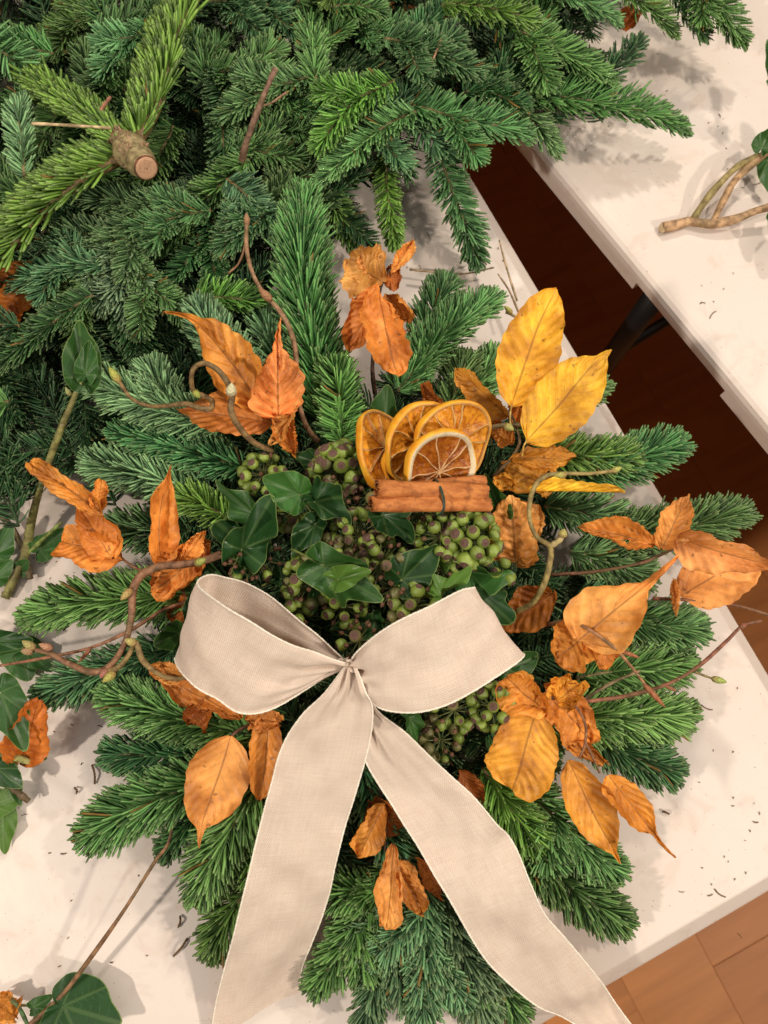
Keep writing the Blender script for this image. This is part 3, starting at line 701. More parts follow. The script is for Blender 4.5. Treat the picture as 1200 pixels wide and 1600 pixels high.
# ------------------------------------------------------------------ dry beech leaves
LEAFC = {'O': (.70, .262, .042), 'D': (.44, .130, .018), 'T': (.78, .345, .076), 'Y': (.84, .41, .026), 'A': (.72, .305, .032), 'L': (.84, .57, .035)}
def vnoise(t, s, r, fr=3.0):
    o = np.zeros(np.broadcast(t, s).shape)
    for k in range(5):
        a, b = r.normal(0, fr*(1+k*.45)), r.normal(0, fr*.55*(1+k*.45)); o = o+np.sin(a*t*2+b*s*2+r.uniform(0, 6.28))/(1+k*.6)
    for k in range(4):
        a, b = r.normal(0, fr*(1.2+k*.5)), r.normal(0, fr*(.8+.4*k)); o = o+1.1*(.6-np.abs(np.sin(a*t*1.6+b*s*1.6+r.uniform(0, 6.28))))/(1+k*.4)
    return o*.4
def leaf_geo(mb, base, tip, width, fold=18, curl=25, tipcurl=0, bow=.10, side=0.0, roll=0, pleat=.0011, crump=.0022, seed=0, asym=0.0, hole=None, twist=0, shape=(.62, .80), nt=76, ns=11, teeth=.018, irr=1.0, normal=None, neck=1.0, hook=0.0):
    """base/tip: world points. A pleated, crumpled, folding and curling blade built as one surface.
    fold: degrees each half rises at the midrib; curl: further degrees towards the edge; tipcurl: extra towards the tip"""
    r = np.random.default_rng(seed+1); base, tip = np.asarray(base), np.asarray(tip)
    L = np.linalg.norm(tip-base); T0 = nrm(tip-base)
    n0 = normal if normal is not None else CAM-(base+tip)/2
    n0 = nrm(n0-T0*(T0 @ n0)); b0 = np.cross(n0, T0)
    a = math.radians(roll); n0, b0 = n0*math.cos(a)+b0*math.sin(a), b0*math.cos(a)-n0*math.sin(a)
    t = np.linspace(0, 1, nt); c = (base+tip)/2+n0*bow*L+b0*side*L
    mid = base*((1-t)**2)[:, None]+2*c*(t*(1-t))[:, None]+tip*(t*t)[:, None]
    mid = mid+n0*(np.sin(t*7+r.uniform(0, 6))*.012*L*t)[:, None]+b0*(np.sin(t*6+r.uniform(0, 6))*.012*L*t)[:, None]
    mid = mid+(b0*hook*L+n0*abs(hook)*.5*L)*(np.clip((t-.72)/.28, 0, 1)**2)[:, None]
    Tm = nrm(np.gradient(mid, axis=0)); N = nrm(n0-Tm*(Tm @ n0)[:, None]); B = np.cross(N, Tm)
    tw = np.radians(twist)*t
    N, B = N*np.cos(tw)[:, None]+B*np.sin(tw)[:, None], B*np.cos(tw)[:, None]-N*np.sin(tw)[:, None]
    tb = np.clip(t/neck, 0, 1); w = tb**shape[0]*(1-tb)**shape[1]; w = w/w.max()
    if neck < 1: w = np.maximum(w, .30*np.clip((1-t)/(1-neck*.75), 0, 1)**.75*(t > .5))
    w = np.convolve(np.pad(w, 2, 'edge'), [.1, .2, .4, .2, .1], 'valid'); w = np.maximum(w*width/2, .0004)
    V = np.zeros((nt, 2*ns+1, 3)); UV = np.zeros((nt, 2*ns+1, 2)); V[:, ns] = mid; UV[:, :, 0] = t[:, None]
    ph = [r.uniform(-25, 25), r.uniform(-25, 25)]
    for sg in (-1, 1):
        pos = mid.copy(); k = 1+sg*asym
        cl = (curl*k+tipcurl*t**2*k+18*np.sin(t*r.uniform(4, 9)+r.uniform(0, 6)))
        wl = w*(1+teeth*np.abs(np.sin(math.pi*9*t))**2*2-teeth+irr*(.08*np.sin(t*r.uniform(6, 12)+r.uniform(0, 6))+.045*np.sin(t*r.uniform(16, 26)+r.uniform(0, 6))))
        for i in range(1, ns+1):
            s = i/ns
            an = np.radians(fold*k+cl*s**1.3)
            dirv = B*sg*np.cos(an)[:, None]+N*np.sin(an)[:, None]
            pos = pos+dirv*(wl/ns)[:, None]
            nn = N*np.cos(an)[:, None]-B*sg*np.sin(an)[:, None]
            f = (9*t-2.3*s) % 1.0
            pz = pleat*(.6*np.cos(2*np.pi*f)+.4*(np.abs(f-.5)*4-1))*min(1, s*2.2)*(np.minimum(1, w/(width*.2)))*(1.2-.75*s)
            V[:, ns+sg*i] = pos+nn*pz[:, None]; UV[:, ns+sg*i, 1] = sg*s
    tt, ss = t[:, None], np.linspace(-1, 1, 2*ns+1)[None]
    cr = crump*(.35+.65*np.abs(ss))
    V += N[:, None]*(vnoise(tt, ss, r, 2.0)*cr*1.25)[..., None]+B[:, None]*(vnoise(tt, ss, r, 1.7)*cr*.6)[..., None]+Tm[:, None]*(vnoise(tt, ss, r, 1.7)*cr*.8)[..., None]
    F = grid_faces(nt, 2*ns+1)
    if hole:
        cen = UV.reshape(-1, 2)[F].mean(1); q = ((cen[:, 0]-hole[0])/hole[2])**2+((cen[:, 1]-hole[1])/(hole[2]*1.7))**2
        F = F[q > 1]
    mb.add(V.reshape(-1, 3), F, UV.reshape(-1, 2))
LS = [0]
def leaf(parent, b, t, wpx, col='O', label=None, name='leaf', top=None, tint=1.0, **kw):
    LS[0] += 3
    mb = MB(); A, B = P(*b), P(*t); m = (b[0]+t[0])/2, (b[1]+t[1])/2, (b[2]+t[2])/2
    kw.setdefault('seed', LS[0]); wpx *= .91
    kw['pleat'] = kw.get('pleat', .0013)*.95; kw['crump'] = kw.get('crump', .0022)*1.25
    if kw.get('curl', 0)+kw.get('fold', 0) > 70: kw['curl'] = kw['curl']*.62; kw['fold'] = kw.get('fold', 18)*.8
    leaf_geo(mb, A, B, wpx*mpp(*m), **kw)
    r = np.random.default_rng(LS[0]); c = np.array(LEAFC[col])*tint*r.normal(1, .06)*(1+r.normal(0, .04, 3))
    if parent:
        o = mb.build(name, BEECH, parent, color=tuple(c))
        if label: o['label'] = label
    else:
        o = mb.build('beech_leaf', BEECH, None, color=tuple(c), origin=A); tag(o, label, 'leaf', 'single beech leaves')
    return o
def stem(parent, pts, r0, r1, col=(.14, .075, .035), name='stem', k=8, n=None, knob=None):
    C = cat_rom([P(*q) for q in pts], n or max(12, 6*len(pts))); mb = MB()
    rr = np.linspace(r0, r1, len(C))
    rs = np.random.default_rng(len(pts)+abs(int(pts[0][0]))); rr = rr*(1+.10*np.sin(np.linspace(0, 14, len(C))+rs.uniform(0, 6)))
    tube(mb, C, rr, k); return mb.build(name, BARK, parent, color=col)
def bud(parent, b, t, w, col=(.30, .30, .07), name='bud'):
    A, B = P(*b), P(*t); L = np.linalg.norm(B-A); mb = MB()
    lathe(mb, A, B-A, [(0, .35*w), (.12*L, .85*w), (.32*L, 1.0*w), (.55*L, .92*w), (.75*L, .66*w), (.92*L, .3*w), (L, .0001)], 9)
    return mb.build(name, BUD, parent, color=col)

# upper left twig with four leaves
tw = thing('beech_twig', 'beech twig with four orange brown leaves at upper left behind the hazel loop', 'beech twig', P(455, 705, .085), 'beech twigs in the arrangement')
stem(tw, [(470, 715, .08), (445, 680, .098), (425, 655, .108), (412, 640, .112)], .0016, .0011)
leaf(tw, (412, 648, .110), (283, 478, .128), 108, 'O', tint=1.12, fold=24, curl=34, tipcurl=60, side=-.08, bow=.16, seed=31, neck=.84, hook=.12, pleat=.0026, crump=.004, asym=.2)
leaf(tw, (436, 652, .112), (431, 498, .140), 112, 'T', fold=32, curl=10, tipcurl=90, bow=.20, seed=45, neck=.70, hook=-.05, shape=(.45, .7), pleat=.0036)
leaf(tw, (425, 662, .104), (276, 642, .098), 88, 'O', fold=24, curl=20, bow=.12, seed=58, neck=.9, pleat=.0018, roll=-18, asym=-.2)
leaf(tw, (438, 650, .106), (462, 712, .098), 62, 'O', fold=40, curl=80, seed=63, crump=.005)
leaf(tw, (455, 648, .115), (425, 690, .108), 40, 'T', fold=35, curl=90, seed=66, crump=.005, name='leaf')
# top centre cluster
tw = thing('beech_twig', 'beech twig with a clump of crumpled brown leaves at top centre above the orange slices', 'beech twig', P(584, 612, .07), 'beech twigs in the arrangement')
stem(tw, [(586, 615, .07), (582, 580, .085), (584, 540, .098), (590, 480, .110), (600, 435, .122), (625, 405, .128)], .0019, .0010, (.085, .045, .03))
leaf(tw, (598, 440, .124), (544, 405, .116), 100, 'T', fold=10, curl=25, seed=71, crump=.006, teeth=.06, roll=15, shape=(.5, .6))
leaf(tw, (590, 450, .120), (545, 548, .100), 66, 'O', fold=25, curl=60, seed=75, crump=.005, bow=.12)
leaf(tw, (592, 455, .126), (618, 585, .108), 96, 'O', fold=20, curl=40, seed=80, crump=.006, teeth=.05, bow=.14, shape=(.7, .5))
leaf(tw, (612, 425, .124), (645, 376, .132), 44, 'T', fold=40, curl=110, seed=84, crump=.003, shape=(.6, .5))
leaf(tw, (600, 432, .12), (628, 432, .12), 46, 'D', fold=20, curl=60, seed=86, crump=.004, shape=(.6, .5))
leaf(tw, (605, 460, .112), (638, 505, .102), 68, 'O', fold=25, curl=55, seed=88, crump=.005, roll=-20)
leaf(tw, (585, 430, .122), (568, 390, .122), 48, 'T', fold=15, curl=40, seed=90, crump=.005, teeth=.1, shape=(.5, .5))
stem(tw, [(612, 525, .100), (640, 515, .102)], .0009, .0007, (.2, .1, .05), 'side_twig')
# yellow twig
tw = thing('beech_twig', 'beech twig carrying the two big yellow leaves and duller ones right of the orange slices', 'beech twig', P(770, 730, .09), 'beech twigs in the arrangement')
stem(tw, [(770, 745, .09), (800, 715, .104), (812, 690, .113), (805, 662, .118), (795, 640, .122)], .0016, .0010, (.17, .11, .05))
stem(tw, [(765, 668, .112), (790, 664, .118), (815, 663, .118), (840, 645, .115)], .0018, .0012, (.22, .17, .08), 'side_twig')
bud(tw, (788, 664, .120), (803, 672, .123), .0032, (.34, .34, .10))
leaf(tw, (800, 634, .124), (869, 453, .142), 106, 'Y', 'bright yellow leaf standing upright', fold=9, curl=8, bow=.07, side=.05, seed=101, crump=.0020, pleat=.0013, teeth=.02, irr=.35, shape=(.52, .62))
leaf(tw, (822, 690, .122), (947, 540, .138), 112, 'Y', 'yellow leaf leaning right with clear side veins', fold=11, curl=10, bow=.08, seed=108, neck=.92, hook=-.03, tint=.96, crump=.0022, pleat=.0018, teeth=.02, irr=.35, side=-.03, shape=(.5, .72))
stem(tw, [(798, 668, .122), (797, 650, .124), (800, 632, .125)], .0008, .0007, (.5, .33, .08), 'leaf_stalk')
stem(tw, [(816, 712, .112), (818, 698, .12), (823, 689, .123)], .0008, .0007, (.5, .33, .08), 'leaf_stalk')
leaf(tw, (795, 650, .108), (715, 575, .100), 62, 'A', 'dull yellow leaf curled lengthwise', fold=35, curl=50, seed=112, crump=.003, roll=20)
leaf(tw, (805, 660, .100), (820, 620, .094), 60, 'O', fold=20, curl=40, seed=115, crump=.004)
leaf(tw, (800, 715, .106), (896, 712, .100), 66, 'A', fold=20, curl=45, seed=119, crump=.006, teeth=.03)
leaf(tw, (860, 765, .090), (785, 725, .092), 84, 'A', fold=16, curl=30, seed=123, crump=.006, tint=.85, roll=-20)
leaf(tw, (800, 690, .096), (760, 665, .10), 56, 'O', fold=20, curl=50, seed=127, crump=.005)
leaf(tw, (770, 745, .098), (800, 760, .096), 52, 'A', fold=20, curl=60, seed=129, crump=.005)
leaf(tw, (820, 768, .098), (976, 771, .092), 46, 'L', 'bright yellow leaf seen edge on', fold=62, curl=12, seed=131, crump=.0012, pleat=.0014, roll=74, bow=.03)
# single leaves and right hand twigs
leaf(None, (808, 880, .088), (800, 778, .112), 118, 'T', 'crumpled orange brown leaf right of the cinnamon and the large berry cluster', fold=16, curl=48, seed=141, crump=.0055, pleat=.0022, bow=.2, shape=(.45, .5), tint=.95)
leaf(None, (865, 925, .078), (775, 985, .070), 84, 'D', 'dark brown curled leaf under the ivy at the right tip of the bow', fold=30, curl=50, seed=146, crump=.004)
leaf(None, (690, 640, .09), (658, 600, .095), 40, 'D', 'small dark curled leaf just above the orange slices', fold=35, curl=80, seed=149, crump=.004)
tw = thing('beech_twig', 'beech twig at far right with a folded holed leaf and two pointed brown leaves', 'beech twig', P(865, 898, .085), 'beech twigs in the arrangement')
stem(tw, [(862, 898, .082), (930, 893, .092), (1000, 880, .100), (1030, 868, .104), (1055, 856, .107)], .0016, .0011, (.15, .07, .04))
leaf(tw, (1022, 852, .108), (906, 822, .108), 70, 'O', fold=38, curl=28, seed=152, crump=.0035, hole=(.42, .35, .045), bow=.14, roll=-15)
leaf(tw, (1034, 858, .110), (1077, 771, .122), 76, 'T', fold=20, curl=24, tipcurl=70, seed=158, neck=.95, crump=.002, pleat=.0016)
leaf(tw, (1062, 932, .096), (1182, 862, .104), 104, 'T', 'large brown leaf with a hole', fold=8, curl=6, seed=162, irr=.5, crump=.0018, pleat=.0006, hole=(.40, .36, .050), shape=(.5, .6))
leaf(tw, (1060, 838, .120), (1206, 884, .128), 84, 'T', 'upper leaf flap folded over', fold=34, curl=8, seed=166, crump=.0025, pleat=.0012, roll=-24, bow=.14, tint=1.1, shape=(.4, .7))
leaf(tw, (1052, 905, .100), (1058, 962, .096), 42, 'T', 'small rolled brown leaf', fold=50, curl=70, seed=170, crump=.003)
stem(tw, [(1020, 935, .092), (1080, 938, .098), (1150, 946, .103), (1205, 962, .106)], .0014, .0010, (.22, .09, .05), 'side_twig')
tw = thing('beech_twig', 'beech twig with a large tan leaf curled to a point, right of the bow', 'beech twig', P(850, 978, .075), 'beech twigs in the arrangement')
stem(tw, [(840, 980, .075), (880, 972, .092), (910, 978, .104), (955, 1008, .112), (985, 1040, .114), (1010, 1072, .112)], .0018, .0011, (.30, .15, .07))
bud(tw, (1005, 1068, .112), (1040, 1106, .108), .0022, (.34, .12, .05))
stem(tw, [(880, 972, .092), (900, 966, .100), (920, 964, .104)], .0014, .001, (.28, .15, .07), 'side_twig')
leaf(tw, (905, 1000, .098), (1062, 868, .120), 122, 'T', 'tan leaf rolling to a narrow point', fold=20, curl=20, tipcurl=130, seed=175, neck=.66, crump=.0024, pleat=.0014, bow=.14, shape=(.42, .7))
leaf(tw, (930, 985, .090), (868, 1030, .084), 104, 'O', fold=16, curl=40, seed=181, crump=.0045, shape=(.45, .45), pleat=.0016)
leaf(tw, (925, 985, .092), (958, 1040, .082), 76, 'O', fold=20, curl=40, seed=186, crump=.004)
bud(tw, (968, 1016, .113), (1000, 1028, .114), .0018, (.34, .12, .05))
# lower right
tw = thing('beech_twig', 'hanging beech twig with brown leaves and one yellow leaf at lower right', 'beech twig', P(800, 1085, .075), 'beech twigs in the arrangement')
stem(tw, [(800, 1080, .085), (860, 1090, .094), (895, 1100, .094), (914, 1130, .090), (914, 1162, .088), (905, 1185, .088)], .0014, .0009, (.17, .08, .04))
stem(tw, [(914, 1158, .089), (925, 1180, .088), (937, 1208, .088)], .0010, .0008, (.17, .08, .04), 'side_twig')
leaf(tw, (838, 1114, .098), (800, 1236, .082), 122, 'A', 'round yellow brown leaf', fold=10, curl=16, seed=191, irr=.5, crump=.002, pleat=.0009, shape=(.42, .34), tint=1.1)
leaf(tw, (855, 1082, .092), (925, 1160, .080), 92, 'O', fold=18, curl=60, seed=196, crump=.006, shape=(.4, .4))
leaf(tw, (870, 1095, .096), (905, 1070, .096), 62, 'A', fold=18, curl=60, seed=199, crump=.006, shape=(.4, .4))
leaf(tw, (848, 1108, .094), (790, 1062, .096), 84, 'O', fold=18, curl=55, seed=203, crump=.006, shape=(.45, .4))
leaf(tw, (890, 1165, .084), (945, 1188, .076), 40, 'O', fold=30, curl=60, seed=206, crump=.004)
leaf(tw, (888, 1188, .088), (968, 1350, .066), 88, 'A', 'long brown leaf hanging to a point', fold=14, curl=18, tipcurl=40, seed=210, neck=.88, crump=.002, pleat=.0010, shape=(.42, .7), bow=.12)
leaf(tw, (950, 1212, .090), (1050, 1340, .076), 72, 'A', 'narrow leaf twisted to a long point', fold=24, curl=24, tipcurl=90, seed=215, neck=.70, hook=.04, crump=.002, pleat=.0013, shape=(.42, .7), bow=.12)
# bottom centre
tw = thing('beech_twig', 'beech twig with small brown leaves between the two ribbon tails', 'beech twig', P(600, 1230, .06), 'beech twigs in the arrangement')
stem(tw, [(590, 1220, .06), (600, 1270, .070), (602, 1330, .074)], .0013, .0009, (.1, .05, .03))
leaf(tw, (616, 1318, .080), (604, 1452, .066), 66, 'T', 'pale rolled leaf hanging down', fold=34, curl=40, seed=221, crump=.003, pleat=.0008, shape=(.5, .45))
leaf(tw, (622, 1350, .074), (660, 1428, .064), 56, 'O', fold=28, curl=50, seed=225, crump=.004)
leaf(tw, (600, 1255, .072), (560, 1340, .064), 72, 'O', fold=20, curl=50, seed=229, crump=.003)
leaf(tw, (590, 1245, .068), (620, 1300, .06), 66, 'D', fold=20, curl=50, seed=233, crump=.004)
leaf(tw, (655, 1345, .066), (690, 1402, .058), 46, 'O', fold=20, curl=50, seed=236, crump=.004)
leaf(tw, (600, 1290, .06), (575, 1250, .062), 54, 'D', fold=20, curl=50, seed=238, crump=.004)
leaf(None, (718, 1205, .070), (756, 1268, .062), 52, 'D', 'small dark brown leaf tucked behind the right ribbon tail', fold=25, curl=40, seed=240)
# lower left
tw = thing('beech_twig', 'beech twig with a smooth brown leaf left of the left ribbon tail', 'beech twig', P(375, 1130, .08), 'beech twigs in the arrangement')
stem(tw, [(395, 1130, .085), (375, 1140, .090), (358, 1152, .094)], .0013, .0010, (.13, .06, .035))
leaf(tw, (360, 1150, .096), (300, 1318, .080), 112, 'T', 'smooth brown leaf with a crisp midrib', fold=8, curl=14, tipcurl=50, seed=245, irr=.4, neck=.84, hook=.06, crump=.0010, pleat=.0008, bow=.05, side=.05, shape=(.48, .62), tint=.95)
leaf(tw, (420, 1112, .094), (408, 1250, .080), 76, 'O', fold=24, curl=30, seed=249, crump=.002, pleat=.0008, shape=(.42, .6))
leaf(tw, (260, 1060, .085), (375, 1125, .086), 66, 'O', fold=24, curl=50, seed=254, crump=.005)
leaf(tw, (330, 1100, .085), (300, 1135, .078), 52, 'D', fold=24, curl=60, seed=257, crump=.005)
leaf(tw, (300, 1060, .090), (242, 1046, .086), 44, 'T', fold=24, curl=60, seed=260, crump=.005)
leaf(tw, (440, 1130, .098), (380, 1125, .092), 46, 'T', fold=30, curl=70, seed=262, crump=.005)
# left
tw = thing('beech_twig', 'thin beech twig at far left with two orange leaves, the upper one folded', 'beech twig', P(300, 920, .055), 'beech twigs in the arrangement')
stem(tw, [(305, 925, .058), (250, 903, .07), (200, 880, .078), (160, 838, .086), (140, 812, .09)], .0014, .0009, (.28, .12, .06))
leaf(tw, (160, 805, .096), (47, 722, .104), 58, 'O', 'folded orange leaf at the tip', fold=48, curl=30, seed=266, crump=.003, pleat=.0012, shape=(.35, .5), tint=1.1)
leaf(tw, (152, 800, .094), (160, 750, .1), 46, 'O', fold=30, curl=40, seed=267, crump=.003, shape=(.5, .5), tint=1.1)
leaf(tw, (190, 876, .082), (95, 845, .084), 82, 'O', fold=18, curl=30, seed=271, crump=.004, pleat=.0012, shape=(.65, .35), tint=1.1)
leaf(tw, (175, 872, .086), (122, 790, .094), 66, 'O', fold=15, curl=20, seed=275, crump=.003, shape=(.5, .8), tint=1.12)
tw = thing('beech_twig', 'beech twig with a tall curled leaf and a wrinkled one above the left bow loop', 'beech twig', P(290, 950, .07), 'beech twigs in the arrangement')
stem(tw, [(300, 960, .07), (282, 915, .082), (262, 880, .090)], .0014, .0010, (.16, .08, .04))
leaf(tw, (255, 882, .094), (268, 727, .112), 84, 'O', 'tall leaf curled lengthwise', fold=38, curl=50, seed=281, neck=.88, crump=.0025, pleat=.0006, asym=.35, tint=1.15, shape=(.45, .8), side=.16)
leaf(tw, (330, 850, .092), (240, 925, .084), 84, 'O', fold=18, curl=34, seed=286, crump=.0045, pleat=.0026, shape=(.45, .4), tint=1.1)
leaf(tw, (285, 880, .096), (322, 828, .104), 48, 'O', fold=30, curl=70, seed=290, crump=.003, tint=1.1)
leaf(None, (300, 960, .066), (255, 945, .064), 60, 'D', 'dark brown leaf under the thin red twig left of the bow', fold=20, curl=40, seed=294, crump=.004)
leaf(None, (300, 1010, .062), (262, 985, .06), 50, 'D', 'dark brown leaf behind the small ivy leaf left of the bow', fold=20, curl=40, seed=297, crump=.004)
# loose leaves in the heap and on the table
leaf(None, (62, 410, .075), (-10, 455, .07), 62, 'D', 'dark brown leaf buried in the heap at the left edge', fold=20, curl=40, seed=301, crump=.005)
leaf(None, (40, 440, .07), (-10, 520, .064), 76, 'D', 'second brown leaf buried lower in the heap at the left edge', fold=20, curl=40, seed=305, crump=.005, tint=1.2)
leaf(None, (1000, 25, .045), (955, 32, .04), 44, 'D', 'brown leaf peeping out under the fir at the top right', fold=20, curl=40, seed=309, tint=1.2)
leaf(None, (30, 1192, .014), (62, 1092, .040), 92, 'D', 'curled brown leaf among the loose ivy at the left edge', fold=22, curl=40, seed=312, crump=.003, pleat=.0014, shape=(.45, .5), tint=1.3)
leaf(None, (-8, 1560, .012), (26, 1592, .016), 50, 'O', 'withered brown leaf at the bottom left corner', fold=25, curl=70, seed=316, crump=.006)

# ------------------------------------------------------------------ ivy leaves
LOBED = np.array([(0, 1.0), (12, .84), (24, .66), (34, .60), (46, .74), (55, .82), (66, .68), (80, .54), (96, .52), (112, .56), (128, .46), (150, .30), (168, .20), (180, .10)])
PLAIN = np.array([(0, 1.0), (8, .90), (20, .74), (42, .62), (66, .57), (90, .51), (112, .45), (136, .34), (158, .22), (180, .08)])
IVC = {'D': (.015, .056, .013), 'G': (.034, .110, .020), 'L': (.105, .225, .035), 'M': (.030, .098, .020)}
IS = [500]
def ivy_geo(mb, A, B, width, kind='P', fold=12, wave=.06, droop=.05, roll=0, seed=0, waves=5, cup=0.0, nr=20, nth=64):
    r = np.random.default_rng(seed); A, B = np.asarray(A), np.asarray(B)
    L = np.linalg.norm(B-A); T = nrm(B-A); n = nrm(CAM-(A+B)/2); n = nrm(n-T*(T @ n)); b = np.cross(n, T)
    a = math.radians(roll); n, b = n*math.cos(a)+b*math.sin(a), b*math.cos(a)-n*math.sin(a)
    th = np.linspace(-np.pi, np.pi, nth); K = LOBED if kind == 'L' else PLAIN
    rho = np.interp(np.degrees(np.abs(th)), K[:, 0], K[:, 1])
    rho = rho*(1+.05*np.sin(th*3+r.uniform(0, 6))+.03*np.sin(th*7+r.uniform(0, 6)))
    rho = np.convolve(np.concatenate([rho[-3:], rho, rho[:3]]), [.2, .6, .2], 'same')[3:-3]
    hw = (rho*np.abs(np.sin(th))).max()
    q = np.linspace(.02, 1, nr)[:, None]
    x = L*q*rho*np.cos(th); y = q*rho*np.sin(th)/hw*width/2
    ph = r.uniform(0, 6.28)
    z = np.tan(math.radians(fold))*np.abs(y)*(1-.35*np.abs(y)/width*2)
    z = z+wave*L*q**2.2*np.sin(waves*th+ph)+wave*.5*L*q**3*np.sin(waves*1.9*th+ph*2)-droop*L*(x/L)**2+cup*L*(y/width*2)**2
    z = z+.004*L*np.cos(9*th)*q
    V = A+x[..., None]*T+y[..., None]*b+z[..., None]*n
    uv = np.stack([np.broadcast_to(th/np.pi, x.shape), np.broadcast_to(q, x.shape)], -1)
    mb.add(V.reshape(-1, 3), grid_faces(nr, nth), uv.reshape(-1, 2))
def ivy(b, t, wpx, label, col='D', kind='P', parent=None, stalk=None, tint=1.0, **kw):
    IS[0] += 3; A, B = P(*b), P(*t); mb = MB()
    if not parent: wpx *= .86; kw['fold'] = min(62, kw.get('fold', 12)*1.7+4); kw['wave'] = kw.get('wave', .06)*2.1; kw['roll'] = kw.get('roll', 0)+[34, -32, 18, -42, 40, -12][IS[0] % 6 if IS[0] % 2 else (IS[0]//3) % 6]
    ivy_geo(mb, A, B, wpx*mpp((b[0]+t[0])/2, (b[1]+t[1])/2, (b[2]+t[2])/2), kind, seed=IS[0], **kw)
    c = tuple(np.array(IVC[col])*tint)
    mat = IVY if kind == 'L' else IVYO
    if parent:
        o = mb.build('leaf', mat, parent, color=c)
        return o
    if stalk is None: s = A-(B-A)*.55+np.array([0, 0, -.016]); C = cat_rom([s, (s+A)/2+[0, 0, .003], A], 8)
    else: C = cat_rom([P(*q) for q in stalk]+[A], 12)
    root = thing('ivy_leaf', label, 'ivy leaf', A, 'ivy leaves in the arrangement')
    mb.build('blade', mat, root, color=c)
    m2 = MB(); tube(m2, C, .0009, 6); m2.build('leaf_stalk', STALK, root, color=(.16, .20, .05))
    return root
